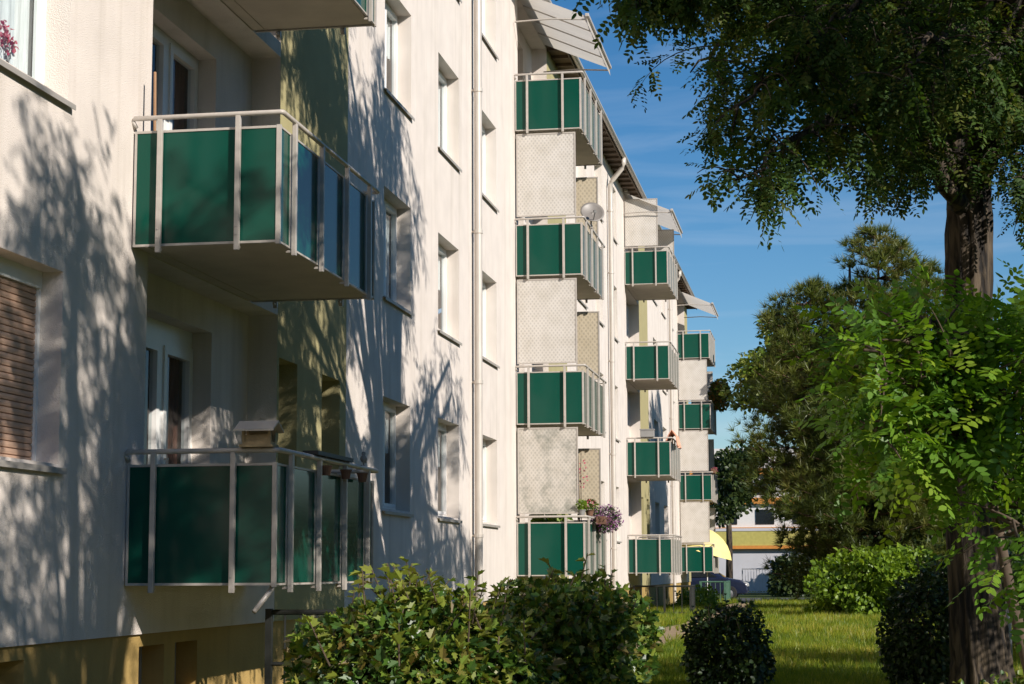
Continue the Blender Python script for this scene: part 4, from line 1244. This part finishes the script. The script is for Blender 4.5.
# --- pine
def pine(name, label, base, H, R0, leaders, seed, ntuft, tuft=.34):
    random.seed(seed); r_ = np.random.default_rng(seed)
    base = Vector(base); t = thing(name, label, 'tree', base)
    tk = MB(); tk.tube([(0, 0, 0), (.1, 0, H*.35), (-.05, .1, H*.7), (0, 0, H*.97)], [.24, .19, .11, .03], 12, rough=.05)
    P, A = [], []
    nb = 0
    for (lx, ly, lh, lr, z0) in leaders:
        if lx or ly:
            tk.tube([(0, 0, z0*.8), (lx*.7, ly*.7, z0*1.1), (lx, ly, lh*.96)], [.1, .08, .02], 8)
        z = z0
        while z < lh:
            f = (z-z0)/(lh-z0)
            rr = lr*(1-f)**.48*(.8+.4*random.random())+.30
            for _ in range(6):
                a = random.uniform(0, 2*PI); r1 = rr*random.uniform(.65, 1.1)
                b0 = Vector((lx, ly, z)); b1 = b0+Vector((r1*math.cos(a), r1*math.sin(a), random.uniform(-.1, .35)*r1+.1))
                mid = b0.lerp(b1, .5)+Vector((0, 0, -.08*r1))
                tk.tube([b0, mid, b1], [.035, .022, .008], 5); nb += 1
                nt_ = int(6+r1*9)
                for j in range(nt_):
                    g = random.uniform(.25, 1)**.7
                    p = (b0.lerp(mid, g*2) if g < .5 else mid.lerp(b1, g*2-1))
                    off = Vector((random.gauss(0, .16), random.gauss(0, .16), random.gauss(.06, .14)))*(.5+r1*.28)
                    p = p+off
                    P.append(p); A.append((b1-b0).normalized()*.7+Vector((0, 0, .55))+off.normalized()*.6)
            z += .33
    tk.build('trunk', BARKP, t, smooth=True)
    P = np.array(P); A = np.array(A)
    tv, tf = t_tuft(16, 1.15, .085)
    n = len(P)
    # needles of one bough share a tone, so light and dark boughs show
    tone = np.clip(.45+.28*np.sin(P[:, 0]*1.7+P[:, 2]*1.1)*np.cos(P[:, 1]*1.3+P[:, 2]*.6)+r_.normal(0, .16, n), 0, 1)
    scatter('crown', tv, tf, P, frames(A, rdir(n)), r_.uniform(.7, 1.2, n)*tuft, L_PINE, t, rnd=tone)
    return t
pine('pine_tree', 'bushy dark pine with several tops behind the light green shrub', (6.6, 58, 0), 11.4, 3.2, [(.9, 0, 11.9, 2.5, 2.2), (-1.4, -.3, 10.2, 2.3, 3.7), (.2, -.9, 9.0, 2.6, 3.0), (2.4, .4, 10.6, 2.1, 2.0), (.9, -1.0, 6.0, 2.5, 1.0), (2.4, -.6, 6.4, 2.3, .8), (.2, -1.2, 7.2, 2.7, 2.2), (-.2, .6, 5.4, 2.2, 1.3)], 61, 0)

# --- broadleaf trees further back
def broadleaf(name, label, base, H, rad, zc, nl, lsz, mt, seed, trunk=.2, blobs=14, group=None, ox=0.0):
    random.seed(seed); r_ = np.random.default_rng(seed)
    base = Vector(base); t = thing(name, label, 'tree', base, group=group)
    tk = MB(); tk.tube([(0, 0, 0), (.05, 0, zc*.5), (0, .05, zc)], [trunk, trunk*.8, trunk*.5], 10, rough=.05)
    P, A = [], []
    for i in range(blobs):
        d = Vector((random.gauss(0, 1), random.gauss(0, 1), random.gauss(.1, .9))).normalized()
        q = random.uniform(.35, 1.0)
        c = Vector((ox+d.x*rad[0]*q, d.y*rad[1]*q, zc+d.z*rad[2]*q))
        tk.tube([(0, 0, zc*.75), Vector((0, 0, zc*.75)).lerp(c, .6)+Vector((0, 0, .2)), c], [trunk*.4, trunk*.2, .02], 6)
        br = random.uniform(.26, .46)*max(rad)*.9
        k = nl//blobs
        dd = r_.normal(size=(k, 3)); dd /= np.linalg.norm(dd, axis=1, keepdims=True)
        rr = r_.random((k, 1))**.55*br*(1+.25*np.sin(dd[:, :1]*4+i)*np.cos(dd[:, 2:]*5))
        P.append(dd*rr*np.array([1, 1, .75])+np.array(c)); A.append(dd+r_.normal(size=(k, 3))*.7)
    tk.build('trunk', BARK, t, smooth=True)
    P = np.vstack(P); A = np.vstack(A); n = len(P)
    scatter('crown', FOLD[0], FOLD[1], P, frames(A, r_.normal(size=(n, 3))*.6+np.array([0, 0, .8])), r_.uniform(.6, 1.2, n)*lsz, mt, t)
    return t
broadleaf('broadleaf_tree', 'yellowish green broadleaf tree rising left behind the pine', (5.5, 72, 0), 10.5, (1.75, 2.2, 3.3), 8.9, 12000, .21, L_FAR, 71, blobs=22, ox=-0.95)
broadleaf('broadleaf_tree', 'dark broadleaf tree beyond the far end of the building', (.6, 96, 0), 8.5, (1.7, 2, 2.9), 5.7, 6500, .26, L_FARD, 72, blobs=18)
broadleaf('broadleaf_tree', 'low dark tree hanging over the fascia of the far store', (4.9, 104, 0), 6, (1.7, 1.2, .8), 4.6, 2600, .24, L_FARD, 73, blobs=14)
bk = [((10.5, 95, 0), (4.2, 3, 4.2), 5.4, 74, 'dark broadleaf tree behind the pine right of the store'), ((16.5, 88, 0), (4.5, 3, 4.5), 5.6, 75, 'dark broadleaf tree at the right end of the far tree row'), ((12.0, 70, 0), (2.6, 2.4, 3.0), 4.0, 76, 'mid green tree right of the pine behind the thick trunk')]
for b_, r_, z_, s_, lab in bk:
    broadleaf('broadleaf_tree', lab, b_, 9, r_, z_, 8000, .30, L_FARD, s_, blobs=20)

# --- row of big trees added outside the view, right and behind, to block skylight
broadleaf('broadleaf_tree', 'dark broadleaf tree standing before the right part of the far store', (10.5, 106.5, 0), 9, (3.4, 2.4, 3.2), 4.8, 5000, .32, L_FARD, 77, blobs=18)
row = [(25, -22), (27, -12), (24.5, -3), (27, 6), (25.5, 15), (28, 24), (26, 33), (28, 42), (26.5, 51), (29, 60), (17, -16), (9, -19), (1.5, -17), (19, -7)]
for i, (x, y) in enumerate(row):
    broadleaf('broadleaf_tree', 'big broadleaf tree outside the view, added to block skylight', (x+3, y, 0), 10, (4.6, 4.9, 3.6), 5.8, 2600, .62, L_FARD, 200+i, blobs=18, trunk=.3, group='unseen row of big trees added to block skylight')

# --- lawn grass
n = 52000
Yg = 13.5*np.exp(rng.random(n)*math.log(88/13.5)) 
xr = (1030-823)/1817*Yg+CX+.2; xl = np.maximum(.05, CX-(823-560)/1817*Yg)
Xg = xl+(xr-xl)*rng.random(n)
pathm = (Xg > 1.98+.12*np.sin(Yg*.7)+rng.normal(0, .06, n)) & (Xg < 2.97+.14*np.sin(Yg*.53+1)+rng.normal(0, .06, n)) & (rng.random(n) > .04)
roadm = Yg > 77.8
keep = ~(pathm | roadm)
Xg, Yg = Xg[keep], Yg[keep]; n = len(Xg)
Pg = np.stack([Xg, Yg, np.zeros(n)], 1)
tv, tf = t_tuft(8, .75, .10)
Ag = np.tile(np.array([0, 0, 1.0]), (n, 1))+rdir(n)*.25
patch = .5+.5*np.sin(Xg*1.1+np.sin(Yg*.37)*2)*np.sin(Yg*.33+Xg*.4)
tone = np.clip(.18+.42*patch+rng.normal(0, .28, n), 0, 1)
szg = rng.uniform(.06, .13, n)*(1+.4*patch)*np.clip(Yg/22, .85, 1.7)
gr = scatter('grass', tv, tf, Pg, frames(Ag, rdir(n)), szg, L_GRASS, rnd=tone)
tag(gr, 'sunlit rough lawn grass between the path and the shrubs', 'grass', kind='stuff')
